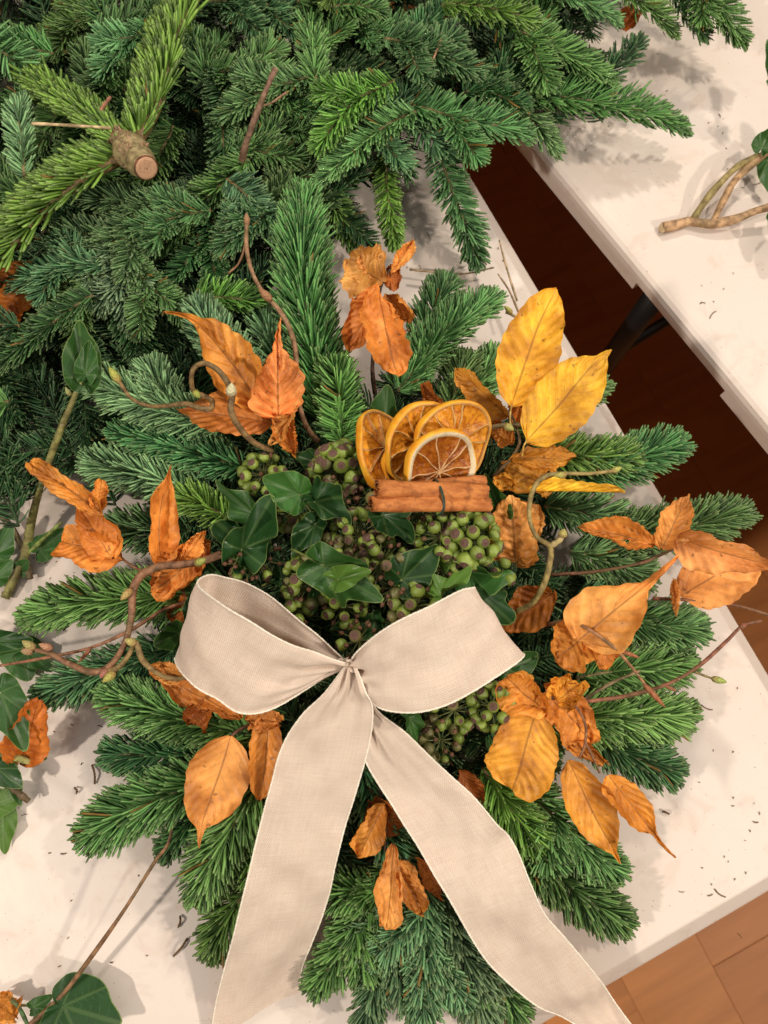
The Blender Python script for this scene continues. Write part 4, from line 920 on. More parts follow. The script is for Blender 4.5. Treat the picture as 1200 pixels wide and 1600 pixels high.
IL = [
 ((468, 772, .120), (408, 748, .122), 78, 'light green ivy leaf folded over a tan stalk, upper left of the berries', 'G', 'P', dict(fold=16, wave=.05, stalk=[(492, 812, .10), (480, 792, .113)], tint=1.35, roll=20, droop=.12)),
 ((400, 806, .100), (336, 752, .104), 62, 'dark ivy leaf furthest upper left in the centre', 'M', 'P', dict(fold=14, wave=.05)),
 ((378, 858, .112), (428, 772, .126), 82, 'dark glossy ivy leaf with rolled edges left of the middle', 'D', 'P', dict(fold=28, wave=.09, tint=1.1)),
 ((400, 870, .094), (338, 812, .102), 74, 'wavy dark ivy leaf below the furthest upper left one', 'D', 'P', dict(fold=20, wave=.11)),
 ((492, 820, .118), (452, 876, .116), 52, 'small pointed dark ivy leaf beside the tan stalk', 'D', 'P', dict(fold=24, wave=.05)),
 ((492, 785, .118), (548, 826, .116), 70, 'ivy leaf folded into a trough under the upper berry cluster', 'D', 'P', dict(fold=46, wave=.08, roll=-15)),
 ((506, 884, .134), (606, 944, .132), 104, 'large deep green ivy leaf in the very middle above the bow knot', 'G', 'L', dict(fold=14, wave=.07, tint=.85, waves=4)),
 ((530, 905, .138), (582, 892, .148), 50, 'pale green ivy leaf curling over the large middle one', 'L', 'P', dict(fold=30, wave=.06, roll=-30, tint=.85)),
 ((490, 910, .108), (484, 965, .110), 40, 'narrow ivy leaf seen edge on left of the large middle one', 'M', 'P', dict(fold=50, roll=40, tint=1.2)),
 ((598, 806, .126), (652, 846, .126), 74, 'dark lobed ivy leaf with pale edge below the cinnamon', 'D', 'L', dict(fold=22, wave=.10)),
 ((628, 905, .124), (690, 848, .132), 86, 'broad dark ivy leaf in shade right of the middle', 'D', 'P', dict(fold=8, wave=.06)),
 ((690, 930, .130), (742, 893, .138), 52, 'pale green ivy leaf standing just above the right bow loop', 'L', 'P', dict(fold=26, wave=.06, roll=15)),
 ((688, 876, .112), (704, 838, .124), 34, 'small pale ivy leaf folded upright left of the large berry cluster', 'L', 'P', dict(fold=40, tint=.9)),
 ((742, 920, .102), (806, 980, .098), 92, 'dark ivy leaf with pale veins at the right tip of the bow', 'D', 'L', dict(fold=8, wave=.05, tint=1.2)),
 ((730, 892, .106), (806, 902, .106), 56, 'curled ivy leaf under the large berry cluster at right', 'M', 'P', dict(fold=35, wave=.08, roll=-15, tint=1.3)),
 ((602, 664, .094), (604, 600, .112), 64, 'upright ivy leaf behind the leftmost orange slice', 'G', 'P', dict(fold=8, wave=.03, tint=.8)),
 ((784, 800, .104), (756, 738, .114), 46, 'ivy leaf behind the right end of the cinnamon', 'G', 'P', dict(fold=28, roll=20, tint=.8)),
 ((284, 988, .078), (238, 1008, .080), 72, 'ivy leaf with pale veins left of the left bow loop', 'G', 'P', dict(fold=8, wave=.04, tint=.75)),
 ((294, 966, .086), (298, 914, .096), 26, 'narrow dark ivy leaf touching the top of the left bow loop', 'D', 'P', dict(fold=30)),
 ((640, 1122, .086), (656, 1166, .080), 42, 'green ivy leaf under the right bow loop beside the right tail', 'G', 'P', dict(fold=14)),
 ((790, 1046, .082), (846, 1024, .080), 62, 'shaded ivy leaf beyond the right end of the right bow loop', 'M', 'P', dict(fold=18, wave=.05)),
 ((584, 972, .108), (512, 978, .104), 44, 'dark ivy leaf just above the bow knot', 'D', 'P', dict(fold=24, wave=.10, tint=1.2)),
 ((500, 726, .098), (455, 708, .100), 42, 'dark ivy leaf between the two upper berry clusters', 'D', 'P', dict(fold=20)),
 ((440, 905, .088), (505, 895, .094), 50, 'dark ivy leaf in the gap above the left bow loop', 'D', 'P', dict(fold=20, wave=.07)),
 ((760, 1000, .080), (830, 1060, .076), 64, 'dark ivy leaf behind the right tip of the bow', 'D', 'P', dict(fold=20, wave=.07)),
 ((560, 800, .10), (530, 845, .102), 40, 'small wavy ivy leaf between the middle berry clusters', 'M', 'P', dict(fold=34, wave=.1, roll=20)),
 ((650, 960, .104), (700, 935, .110), 40, 'ivy leaf at the inner corner of the right bow loop', 'M', 'P', dict(fold=24, wave=.06)),
 ((420, 1128, .088), (385, 1150, .080), 40, 'dark ivy leaf peeping out below the left bow loop', 'D', 'P', dict(fold=20, tint=1.2)),
 ((310, 870, .085), (345, 905, .09), 40, 'dark ivy leaf beside the wrinkled brown leaf at left', 'M', 'P', dict(fold=20)),
]
for b, t, w, lb, c, k, kw in IL: ivy(b, t, w, lb, c, k, **kw)

# ------------------------------------------------------------------ ivy berries
def berry_mesh(name, capr):
    mb = MB(); k = 11
    prof = [(-1.0, .001), (-.93, .36), (-.70, .71), (-.34, .94), (.05, 1.0), (.42, .92)]
    yc = math.sqrt(max(0, 1-capr**2))*.93
    prof += [(yc-.04, capr*1.10)]
    lathe(mb, (0, 0, 0), (0, 0, 1), prof, k, 0)
    lathe(mb, (0, 0, 0), (0, 0, 1), [(yc-.04, capr*1.10), (yc+.02, capr*1.02), (yc+.01, capr*.9), (yc+.06, capr*.55), (yc+.10, capr*.2), (yc+.28, .05), (yc+.30, .001)], k, 1)
    return mb.mesh(name, [BERRY, CAP])
BM = [berry_mesh('ivy_berry', c) for c in (.46, .58, .68)]
def cluster(c, rad, n, label, axis=(0, 0, 1), br=.0044, spread=1.0, green=.6, seed=0, stalk_from=None, buds=0, budr=.0019, flat=.75):
    """an umbel: single berries on stalks that leave one point"""
    r = np.random.default_rng(seed); c = (c[0], c[1], c[2]+.006); n = int(n*1.15+.5); C = P(*c); ax = nrm(np.array(axis, float)+.0)
    root = thing('ivy_berry_cluster', label, 'ivy berries', C, 'ivy berry clusters')
    u = nrm(np.cross(ax, [.3, 1, .2])); v = np.cross(ax, u)
    heart = C-ax*rad*.75; st = MB(); bm = MB()
    sf = P(*stalk_from) if stalk_from else C-ax*rad*2.2+np.array([0, 0, -.012])
    tube(st, cat_rom([sf, (sf+heart)/2+u*.003, heart], 8), .0013, 6)
    m = n+buds; taken = []
    order = r.permutation(m); isbud = set(order[:buds].tolist())
    for i in range(m):
        z = 1-(i+.5)/m*(1.0+.35*spread)                          # polar cosine
        z = max(z, -.4); ph = i*2.39996+r.normal(0, .12)
        d = nrm(u*math.cos(ph)*math.sqrt(max(0, 1-z*z))+v*math.sin(ph)*math.sqrt(max(0, 1-z*z))+ax*z*flat+r.normal(0, .06, 3))
        q = heart+d*rad*r.uniform(1.0, 1.16)*np.array([1, 1, 1])
        if i in isbud:
            lathe(bm, q-d*budr, d, [(0, .3*budr), (.6*budr, budr), (1.4*budr, .95*budr), (2*budr, .4*budr), (2.4*budr, .0001)], 6)
            tube(st, [heart, (heart+q)/2+ax*.0006, q-d*budr], .00045, 4, cap=False); continue
        s = br*np.clip(r.normal(1, .10), .72, 1.2)
        tube(st, [heart, (heart+q)/2+ax*.0006, q-d*s*.9], .0006, 4, cap=False)
        o = bpy.data.objects.new('berry', BM[int(r.integers(0, 3))]); COL.objects.link(o); o.parent = root
        o.location = q-C; o.rotation_mode = 'QUATERNION'
        o.rotation_quaternion = Vector(nrm(d+r.normal(0, .16, 3))).to_track_quat('Z', 'Y'); o.scale = (s, s, s*r.uniform(.95, 1.08))
        o.color = (*(np.array((.205, .285, .055) if r.random() < green+.12 else (.17, .165, .065))*r.uniform(.75, 1.25)), 1)
    o = st.build('stalks', STALK, root, color=(.13, .15, .045)); o['kind'] = 'stuff'
    if buds:
        o = bm.build('buds', BUD, root, color=(.17, .085, .05)); o['kind'] = 'stuff'
CL = [
 ((405, 732, .104), .015, 20, 'green ivy berry cluster furthest upper left, beside the small crumpled leaf', (-.2, .2, 1), dict(seed=1, green=.85, buds=3)),
 ((528, 724, .116), .018, 44, 'brown capped ivy berry cluster left of the orange slices', (0, .1, 1), dict(seed=2, green=.55, buds=6, br=.0050)),
 ((688, 828, .120), .017, 24, 'green ivy berry cluster just under the cinnamon', (-.1, .2, 1), dict(seed=3, green=.9, buds=4, br=.0042)),
 ((745, 836, .122), .018, 30, 'large tight ivy berry cluster with wide brown caps right of the centre', (.25, .05, 1), dict(seed=4, green=.85, br=.0052)),
 ((556, 832, .112), .017, 22, 'reddish brown ivy berry cluster in the middle', (0, 0, 1), dict(seed=5, green=.45, buds=12, br=.0046)),
 ((478, 905, .114), .017, 24, 'ivy berry cluster just above the left bow loop, left of the large ivy leaf', (-.1, 0, 1), dict(seed=6, green=.7, buds=6, br=.0045)),
 ((392, 868, .104), .018, 3, 'star shaped bare ivy stalks with few berries, left of the bow loop top', (-.1, 0, 1), dict(seed=7, green=1, buds=22)),
 ((375, 880, .100), .014, 1, 'second starry ivy umbel close to the left bow loop', (-.2, -.1, 1), dict(seed=8, green=1, buds=18)),
 ((598, 872, .122), .017, 12, 'brown budded ivy umbel right of the middle berry cluster', (.1, .1, 1), dict(seed=9, green=.6, buds=18, br=.0044)),
 ((585, 850, .116), .012, 8, 'small ivy berry cluster below the cinnamon\'s left end', (.0, .1, 1), dict(seed=19, green=.6, buds=6, br=.0044)),
 ((650, 945, .122), .016, 14, 'ivy berry cluster at the inner top corner of the right bow loop', (.1, 0, 1), dict(seed=10, green=.7, buds=10, br=.0048)),
 ((535, 945, .116), .013, 12, 'small green ivy berry cluster under the large middle leaf', (0, 0, 1), dict(seed=11, green=.8, buds=4, br=.0046)),
 ((560, 1000, .118), .013, 3, 'starry ivy umbel with brown tips right above the bow knot', (0, 0, 1), dict(seed=12, green=.8, buds=18)),
 ((530, 775, .110), .014, 3, 'starry ivy umbel below the brown capped upper cluster', (0, 0, 1), dict(seed=13, green=.5, buds=16)),
 ((450, 800, .098), .012, 8, 'ivy berries in the shade beside the tan stalk', (0, 0, 1), dict(seed=14, green=.5, buds=4, br=.0042)),
 ((575, 770, .112), .011, 1, 'brown ivy umbel at the left end of the cinnamon', (-.2, .2, 1), dict(seed=15, green=.5, buds=16)),
 ((655, 800, .116), .009, 0, 'tiny ivy umbel hanging over the cinnamon wire', (0, .2, 1), dict(seed=16, buds=10, budr=.0022)),
 ((712, 1110, .088), .015, 13, 'shaded ivy berry cluster under the right bow loop', (0, 0, 1), dict(seed=17, green=.6, buds=4)),
 ((775, 1105, .090), .015, 20, 'green ivy berry cluster right of the right bow loop beside the yellow brown leaf', (.2, 0, 1), dict(seed=18, green=.95)),
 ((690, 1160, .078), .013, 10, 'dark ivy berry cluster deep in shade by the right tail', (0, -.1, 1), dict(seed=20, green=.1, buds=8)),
 ((785, 895, .100), .008, 4, 'few ivy berries below the large tight cluster', (0, 0, 1), dict(seed=21, green=.7)),
 ((690, 885, .112), .012, 2, 'brown starry ivy umbel left of the large tight cluster', (0, 0, 1), dict(seed=22, green=.5, buds=14)),
 ((510, 865, .110), .013, 10, 'brown budded ivy umbel left of the middle berry cluster', (0, 0, 1), dict(seed=23, green=.4, buds=16)),
 ((620, 915, .118), .014, 2, 'brown ivy umbel right of the pale curling leaf', (.1, 0, 1), dict(seed=24, green=.5, buds=20)),
 ((460, 955, .104), .010, 8, 'dark ivy berries tucked behind the left bow loop', (0, 0, 1), dict(seed=25, green=.3, buds=4)),
]
for c, rd, n, lb, ax, kw in CL: cluster(c, rd, n, lb, ax, **kw)

# ------------------------------------------------------------------ dried orange slices
def cam_dir(x, y, z): return CR*x+CU*y-CF*z
def orange(c, maj, min_, ang, face, label, seed, pith_w=.06, pith_col=(.72, .40, .12), segs=10, h=.0056, bend=.10, hole=0.0, pulp=(1, 1, 1)):
    """maj/min_: half axes in photo pixels; ang: direction of the long axis; face: direction (deg) the cut face leans to"""
    C = P(*c); m = mpp(*c); R = maj*m; r = np.random.default_rng(seed)
    tilt = math.acos(min(.999, min_/maj)); fa = math.radians(face); nn = cam_dir(math.cos(fa)*math.sin(tilt), math.sin(fa)*math.sin(tilt), math.cos(tilt))
    a = math.radians(ang); X = cam_dir(math.cos(a), math.sin(a), 0); X = nrm(X-nn*(X @ nn)); Y = np.cross(nn, X)
    p1, p2, p3 = r.uniform(0, 6.28, 3); rot = r.uniform(0, 6.28)
    def W(rr, th, z):
        k = 1+.035*np.sin(2*th+p1)+.025*np.sin(3*th+p2)+.012*np.sin(5*th+p3)
        zz = z+R*bend*rr**2*np.sin(2*th+p2)+R*.05*rr**2*np.sin(3*th+p1)+R*.02*np.sin(6*th+p3)*rr**3
        return C+(R*k*rr*np.cos(th))[..., None]*X+(R*k*rr*np.sin(th))[..., None]*Y+zz[..., None]*nn
    root = thing('orange_slice', label, 'orange slice', C, 'dried orange slices')
    nth = 72; th = np.linspace(0, 2*np.pi, nth, endpoint=False)
    def ring(prof, name, mat, **k):
        mb = MB(); pr = np.array(prof); rr = pr[:, 0][:, None]+0*th; zz = pr[:, 1][:, None]*h+0*th
        zz = zz*(1+.18*np.sin(4*th+p1))
        V = W(rr, th[None]+0*rr, zz)
        mb.add(V.reshape(-1, 3), grid_faces(len(pr), nth, True)); return mb.build(name, mat, root, **k)
    pw = pith_w; ri = .965-pw
    ring([(.972, -.5), (.992, -.46), (1.0, -.2), (1.002, .1), (.995, .42), (.980, .52), (.966, .50)], 'rind', RIND)
    ring([(.972, -.5), (ri, -.40), (ri-.01, 0), (ri, .42), (.94, .52), (.967, .50)], 'pith', PITH, color=pith_col)
    # membranes between the segments and the white core
    mb = MB(); q = np.linspace(.03, ri, 14); ths = rot+np.arange(segs)*2*np.pi/segs+r.normal(0, .10, segs)
    ths = np.sort(ths)
    for t in ths:
        wv = .03*np.sin(q*9+r.uniform(0, 6))
        wd = .0105+.010*(q/ri)**4+.02*np.exp(-q*14)
        pv = []
        for sgn, zt in ((-1, -.30), (-1, .38), (1, .38), (1, -.30)):
            pv.append(W(q, t+wv+sgn*wd/np.maximum(q, .12), h*zt*(1+.25*np.sin(q*13+t))))
        V = np.stack(pv, 1); mb.add(V.reshape(-1, 3), grid_faces(len(q), 4, True))
    if hole == 0:
        qq = np.linspace(.001, .07, 4)[:, None]; V = W(qq+0*th, th+0*qq, h*.40+0*qq+0*th); mb.add(V.reshape(-1, 3), grid_faces(4, nth, True))
    mb.build('membrane', PITH, root, color=(.74, .44, .16) if pith_w < .1 else (.70, .42, .20))
    # pulp wedges, shrunken between the membranes
    for i in range(segs):
        t0, t1 = ths[i], ths[(i+1) % segs]+(2*np.pi if i == segs-1 else 0)
        nu, nv = 12, 11; uu = np.linspace(0, 1, nu)[:, None]; vv = np.linspace(0, 1, nv)[None]
        rr = (.055+hole)+(ri-.004-.055-hole)*uu; g = .012/np.maximum(rr, .1)
        tt = (t0+g)+(t1-t0-2*g)*vv
        ed = np.minimum(np.minimum(vv, 1-vv)*2.2, np.minimum(uu, 1-uu)*3+.15); ed = np.clip(ed, 0, 1)
        wob = .22*np.sin(tt*23+i*3+uu*5)*np.sin(uu*17+i)+.14*np.sin(tt*41+uu*31+i)
        zt = h*(.30-.34*np.sqrt(ed)+wob*ed*.9)
        mbs = MB(); V = W(rr+0*tt, tt, zt); mbs.add(V.reshape(-1, 3), grid_faces(nu, nv))
        V2 = W(rr+0*tt, tt, -h*.28+0*zt); f = grid_faces(nu, nv)[:, ::-1]; mbs.add(V2.reshape(-1, 3), f)
        mbs.build('segment', PULP, root, color=pulp)
orange((599, 700, .118), 63, 41, 100, 20, 'leftmost dried orange slice, standing upright with a small hole at its core', 1, hole=.05, pith_w=.05)
orange((640, 718, .115), 50, 38, 60, -30, 'dark dried orange slice low between the leftmost and the front slices', 5, pith_w=.04, pulp=(.6, .5, .5))
orange((652, 690, .128), 66, 42, 48, -35, 'second dried orange slice from the left, leaning to the right', 2, pith_w=.05)
orange((709, 692, .130), 68, 56, 55, -45, 'largest dried orange slice, furthest right behind the white rimmed one', 3, pith_w=.05, segs=11)
orange((685, 735, .134), 71, 49, 42, -45, 'front dried orange slice with a broad white pith rim, leaning on the cinnamon', 4, pith_w=.105, pith_col=(.84, .72, .48), segs=10, bend=.04, pulp=(.50, .36, .3))

# ------------------------------------------------------------------ cinnamon bundle
def quill(root, a, b, rad, seed, rot=0.0):
    A, B = P(*a), P(*b); ax = nrm(B-A); r = np.random.default_rng(seed)
    e1 = nrm(np.array([0, 0, 1.0])-ax*ax[2]); e2 = np.cross(ax, e1)
    e1, e2 = e1*math.cos(rot)+e2*math.sin(rot), e2*math.cos(rot)-e1*math.sin(rot)
    s = np.linspace(0, 1, 60)
    def scroll(cx, sg):
        t = np.linspace(1.6*2*np.pi, 0, 34); rr = .60*(1-.66*t/(1.6*2*np.pi))
        return np.stack([cx+sg*rr*np.sin(t), rr*np.cos(t)-.02], -1)
    Lf = scroll(-.40, -1); Rt = scroll(.40, 1)[::-1]
    midp = np.stack([np.linspace(-.40, .40, 8)[1:-1], .58+.05*np.sin(np.linspace(0, np.pi, 8)[1:-1])], -1)
    c = np.vstack([Lf, midp, Rt])*rad*1.05
    nrmv = np.gradient(c, axis=0); nv = nrm(np.stack([-nrmv[:, 1], nrmv[:, 0]], -1)); th = rad*.085
    prof = np.vstack([c+nv*th, (c-nv*th)[::-1]]); k = len(prof); n = 26
    tt = np.linspace(0, 1, n); L = np.linalg.norm(B-A)
    V = []
    for i, t in enumerate(tt):
        g = 1+.05*np.sin(t*7+seed)+.03*np.sin(t*19+seed*2)
        rag = (r.normal(0, .0005, k) if i in (0, n-1) else np.zeros(k))
        ctr = A+(B-A)*t+e1*.0006*np.sin(t*5+seed)
        V.append(ctr+ax*rag[:, None]+(prof[:, :1]*g)*e2+(prof[:, 1:]*g)*e1)
    V = np.array(V); mb = MB(); u = np.repeat(tt*L, k); v = np.tile(np.linspace(0, .05, k), n)
    mb.add(V.reshape(-1, 3), grid_faces(n, k, True), np.stack([u, v], -1))
    h = k//2
    for i0, flip in ((0, False), ((n-1)*k, True)):
        f = np.array([[i0+j, i0+j+1, i0+k-2-j, i0+k-1-j] for j in range(h-1)])
        mb.f.append(f if not flip else f[:, ::-1]); mb.mi.append(np.zeros(len(f), int))
    mb.build('cinnamon_stick', CINN, root)
cb = thing('cinnamon_bundle', 'bundle of rolled cinnamon sticks tied with green wire in front of the orange slices', 'cinnamon', P(672, 778, .128))
quill(cb, (588, 763, .166), (758, 770, .122), .0060, 3, .3)
quill(cb, (580, 787, .164), (764, 788, .120), .0058, 5, -.25)
quill(cb, (640, 762, .136), (757, 755, .118), .0056, 8, .5)
mb = MB(); tt = np.linspace(0, 2*np.pi, 40)
wc = P(681, 777, .139); axw = nrm(P(764, 782, .121)-P(582, 776, .165)); wu = nrm(np.cross(axw, [0, 0, 1.0])); wv = np.cross(wu, axw)
for off in (0, .0011):
    tube(mb, wc+axw*off+np.cos(tt)[:, None]*wu*.0134+np.sin(tt)[:, None]*wv*.0086+axw*(np.sin(tt*2)*.0012)[:, None], .00055, 6, cap=False)
tube(mb, cat_rom([P(683, 783, .138), P(684, 794, .136), P(680, 802, .13)], 8), .0006, 6); mb.build('wire', WIRE, cb)

# ------------------------------------------------------------------ linen bow
def ribbon(root, name, Lp, Rp, n=90, m=26, ripple=None, seed=0, hem=True, flip=1):
    r = np.random.default_rng(seed)
    A = cat_rom([P(*q) for q in Lp], 400); B = cat_rom([P(*q) for q in Rp], 400)
    # sample both edges by key points so that they stay paired
    def key(pts, C):
        return np.array([np.argmin(np.linalg.norm(C-P(*q), axis=1)) for q in pts])
    ka, kb = key(Lp, A), key(Rp, B); ka = np.maximum.accumulate(ka); kb = np.maximum.accumulate(kb); ka[-1] = kb[-1] = 399
    s = np.linspace(0, len(Lp)-1, n)
    A = np.stack([np.interp(np.interp(s, np.arange(len(ka)), ka), np.arange(400), A[:, i]) for i in range(3)], -1)
    B = np.stack([np.interp(np.interp(s, np.arange(len(kb)), kb), np.arange(400), B[:, i]) for i in range(3)], -1)
    u = np.linspace(0, 1, m)
    V = A[:, None]*(1-u)[None, :, None]+B[:, None]*u[None, :, None]
    along = nrm(np.gradient((A+B)/2, axis=0)); across = nrm(B-A); N = nrm(np.cross(across, along))*flip
    t = np.linspace(0, 1, n)
    d = np.zeros((n, m))
    for (ampf, k, ph) in (ripple or []):
        d += ampf(t)[:, None]*np.sin(math.pi*k*u+ph)[None]*np.sin(math.pi*np.clip(u, 0, 1))[None]**.4
    for k in range(7):
        d += .00062*np.sin(t[:, None]*r.uniform(5, 26)+u[None]*r.uniform(-9, 9)+r.uniform(0, 6))
    for k in range(5):
        d += .00026*np.sin(t[:, None]*r.uniform(25, 60)+u[None]*r.uniform(-22, 22)+r.uniform(0, 6))
    for k in range(5):
        d += .0007*(.5-np.abs(np.sin(t[:, None]*r.uniform(4, 13)+u[None]*r.uniform(-5, 5)+r.uniform(0, 6))))
    V = V+N[:, None]*d[..., None]
    wid = .062
    Ls = np.concatenate([[0], np.cumsum(np.linalg.norm(np.diff((A+B)/2, axis=0), axis=1))])
    uv = np.stack([np.broadcast_to(u*wid, (n, m)), np.broadcast_to(Ls[:, None], (n, m))], -1)
    th = .00022
    n2 = nrm(np.cross(np.gradient(V, axis=1), np.gradient(V, axis=0)))
    mb = MB(); F = grid_faces(n, m)
    mb.add((V+n2*th).reshape(-1, 3), F, uv.reshape(-1, 2)); mb.add((V-n2*th).reshape(-1, 3), F[:, ::-1], uv.reshape(-1, 2))
    o = mb.build(name, LINEN, root)
    if hem:
        for c in (0, m-1):
            C = V[:, c]; k = np.arange(len(C)); hb = MB()
            fine = np.stack([np.interp(np.linspace(0, n-1, n*5), k, C[:, i]) for i in range(3)], -1)
            rr = .00072*(1+.16*np.sin(np.arange(n*5)*1.9)+.12*np.sin(np.arange(n*5)*.63))
            tube(hb, fine, rr, 6); hb.build('hem', HEM, o)
    return o
near0 = lambda a, w: (lambda t: a*np.exp(-(t/w)**2))
near1 = lambda a, w: (lambda t: a*np.exp(-((1-t)/w)**2))
both = lambda a, w: (lambda t: a*(np.exp(-(t/w)**2)+np.exp(-((1-t)/w)**2)))
bow = thing('linen_bow', 'beige linen ribbon bow with two loops and two long tails', 'bow', P(545, 1045, .125))
ribbon(bow, 'loop',
       [(536, 1028, .118), (482, 978, .128), (420, 930, .130), (370, 905, .128), (334, 900, .132), (311, 913, .146), (342, 946, .166), (400, 980, .170), (455, 1006, .162), (500, 1022, .150), (541, 1034, .138)],
       [(532, 1046, .110), (470, 1060, .094), (400, 1075, .088), (330, 1058, .090), (285, 1036, .098), (268, 1028, .112), (290, 1060, .128), (332, 1090, .134), (380, 1113, .136), (436, 1103, .136), (536, 1046, .130)],
       110, 30, [(both(.0030, .10), 5, .6), (both(.0016, .16), 9, 2.0), (near1(.0035, .22), 3, 1.2)], 1, flip=1)
ribbon(bow, 'loop',
       [(548, 1034, .136), (572, 1006, .152), (612, 976, .166), (668, 950, .172), (726, 921, .166), (735, 928, .150), (690, 965, .126), (610, 1015, .112), (552, 1036, .112)],
       [(558, 1062, .126), (580, 1098, .134), (622, 1113, .140), (700, 1100, .144), (806, 1034, .134), (802, 1026, .118), (720, 1060, .098), (620, 1080, .096), (552, 1052, .108)],
       110, 30, [(both(.0032, .10), 5, 1.0), (both(.0016, .15), 9, .4), (near0(.0026, .25), 3, 2.4)], 2, flip=-1)
ribbon(bow, 'tail',
       [(566, 1052, 0.128), (586, 1108, 0.122), (638, 1150, 0.116), (690, 1200, 0.104), (735, 1240, 0.100), (776, 1288, 0.096), (803, 1318, 0.086), (830, 1384, 0.088), (850, 1426, 0.076), (882, 1464, 0.064), (936, 1532, 0.043), (962, 1570, 0.021), (1010, 1632, 0.011)],
       [(545, 1060, 0.122), (565, 1130, 0.116), (570, 1185, 0.112), (592, 1225, 0.102), (618, 1266, 0.098), (652, 1322, 0.092), (682, 1372, 0.094), (712, 1422, 0.084), (745, 1480, 0.070), (782, 1526, 0.058), (842, 1575, 0.039), (886, 1592, 0.019), (960, 1640, 0.011)],
       110, 28, [(near0(.0034, .16), 5, .4), (near0(.0018, .22), 8, 1.0), (lambda t: .0012*np.sin(t*16)**2, 2, .5)], 3, flip=1)
ribbon(bow, 'tail',
       [(538, 1042, .140), (510, 1080, .136), (470, 1120, .126), (440, 1170, .114), (424, 1225, .104), (405, 1295, .092), (390, 1360, .082), (374, 1425, .070), (358, 1490, .052), (340, 1560, .026), (328, 1626, .006)],
       [(556, 1044, .142), (570, 1078, .140), (582, 1110, .132), (576, 1165, .116), (556, 1238, .104), (538, 1295, .094), (524, 1350, .086), (512, 1405, .072), (494, 1460, .052), (474, 1510, .028), (468, 1548, .010)],
       110, 28, [(near0(.0036, .13), 5, .2), (near0(.0020, .2), 9, 1.4), (near0(.003, .3), 2, .4)], 4, flip=-1)
ribbon(bow, 'knot', [(526, 1034, .122), (533, 1030, .136), (544, 1029, .141), (554, 1033, .137), (560, 1040, .120)], [(527, 1050, .118), (534, 1048, .132), (545, 1049, .138), (555, 1052, .134), (562, 1056, .116)], 30, 16, [(lambda t: .0012+0*t, 5, .3)], 5, hem=False, flip=1)

# ------------------------------------------------------------------ twigs
def twig(label, pts, r0, r1, col, cat='twig', name='hazel_twig', n=None, k=8):
    root = thing(name, label, cat, P(*pts[0])); stem(root, pts, r0, r1, col, n=n or 10*len(pts), k=k); return root
GB = (.29, .20, .19)
t = twig('bare reddish hazel twig bending from the heap down to the upper left leaves', [(497, 690, .082), (480, 668, .096), (468, 632, .108), (464, 580, .118), (458, 530, .124), (440, 490, .128), (412, 458, .132), (394, 425, .134), (385, 385, .134), (386, 338, .132)], .0023, .0016, (.25, .14, .075))
stem(t, [(384, 382, .134), (374, 410, .128), (357, 427, .122)], .0013, .0008, (.28, .15, .08), 'side_twig')
bud(t, (424, 470, .134), (404, 450, .136), .0034, (.36, .19, .10)); bud(t, (386, 352, .132), (385, 332, .133), .0026, (.38, .22, .12))
t = twig('looped hazel twig with a white bud curling over the upper left brown leaves', [(425, 705, .100), (395, 690, .114), (372, 665, .126), (361, 640, .136), (362, 612, .142), (345, 583, .150), (322, 568, .154), (304, 574, .152), (299, 592, .146), (303, 612, .136), (318, 618, .130), (331, 626, .130), (330, 638, .134), (314, 638, .138), (290, 631, .136), (262, 634, .128), (232, 634, .120), (205, 622, .116), (186, 596, .116)], .0025, .0016, (.20, .125, .050), n=150)
bud(t, (361, 620, .144), (362, 598, .150), .0042, (.62, .60, .38)); bud(t, (187, 598, .116), (170, 573, .118), .0034, (.42, .46, .10)); bud(t, (303, 610, .138), (312, 622, .138), .0028, (.34, .40, .08))
t = twig('thick corkscrew hazel twig with pink buds at left of the bow', [(345, 866, .104), (318, 876, .110), (285, 882, .114), (250, 885, .114), (222, 898, .112), (208, 922, .108), (205, 965, .102), (194, 1008, .096), (172, 1040, .090), (145, 1050, .086), (110, 1038, .082), (80, 1022, .080), (52, 1014, .078)], 0.0034, .0020, (.215, .105, .055), n=130)
stem(t, [(165, 1050, .088), (186, 1042, .092), (202, 1022, .098), (212, 1004, .104), (222, 1030, .100), (243, 1050, .096), (268, 1060, .092), (298, 1058, .090)], 0.0021, .0021, (.27, .18, .07), 'side_twig', n=60)
for b, e, w, c in [((206, 920, .112), (188, 938, .112), .0030, (.46, .34, .12)), ((55, 1014, .080), (34, 1001, .082), .0034, (.40, .36, .14)), ((52, 1018, .08), (32, 1017, .08), .0032, (.42, .28, .16)), ((82, 1014, .082), (60, 1006, .086), .0030, (.46, .24, .15)), ((168, 1046, .09), (156, 1060, .09), .0032, (.38, .16, .12)), ((180, 1050, .09), (160, 1066, .092), .0034, (.42, .40, .10)), ((213, 1006, .106), (194, 999, .108), .0032, (.46, .40, .14)), ((305, 882, .116), (322, 873, .12), .0032, (.30, .34, .08))]:
    bud(t, b, e, w, c)
t = twig('curving olive hazel twig looping down right of the berries', [(808, 955, .090), (832, 942, .100), (849, 915, .108), (858, 885, .114), (860, 855, .120), (838, 838, .126), (827, 806, .130), (832, 768, .132), (850, 745, .132), (880, 740, .130), (920, 740, .126), (958, 736, .122)], .0024, .0014, (.26, .195, .065), n=120)
stem(t, [(860, 853, .120), (872, 846, .124), (880, 836, .126)], .0024, .0020, (.34, .27, .12), 'side_twig'); bud(t, (878, 840, .126), (882, 826, .128), .0034, (.42, .38, .12)); bud(t, (885, 742, .132), (866, 743, .132), .0026, (.44, .42, .12)); bud(t, (955, 737, .122), (972, 730, .122), .0024, (.44, .46, .12))
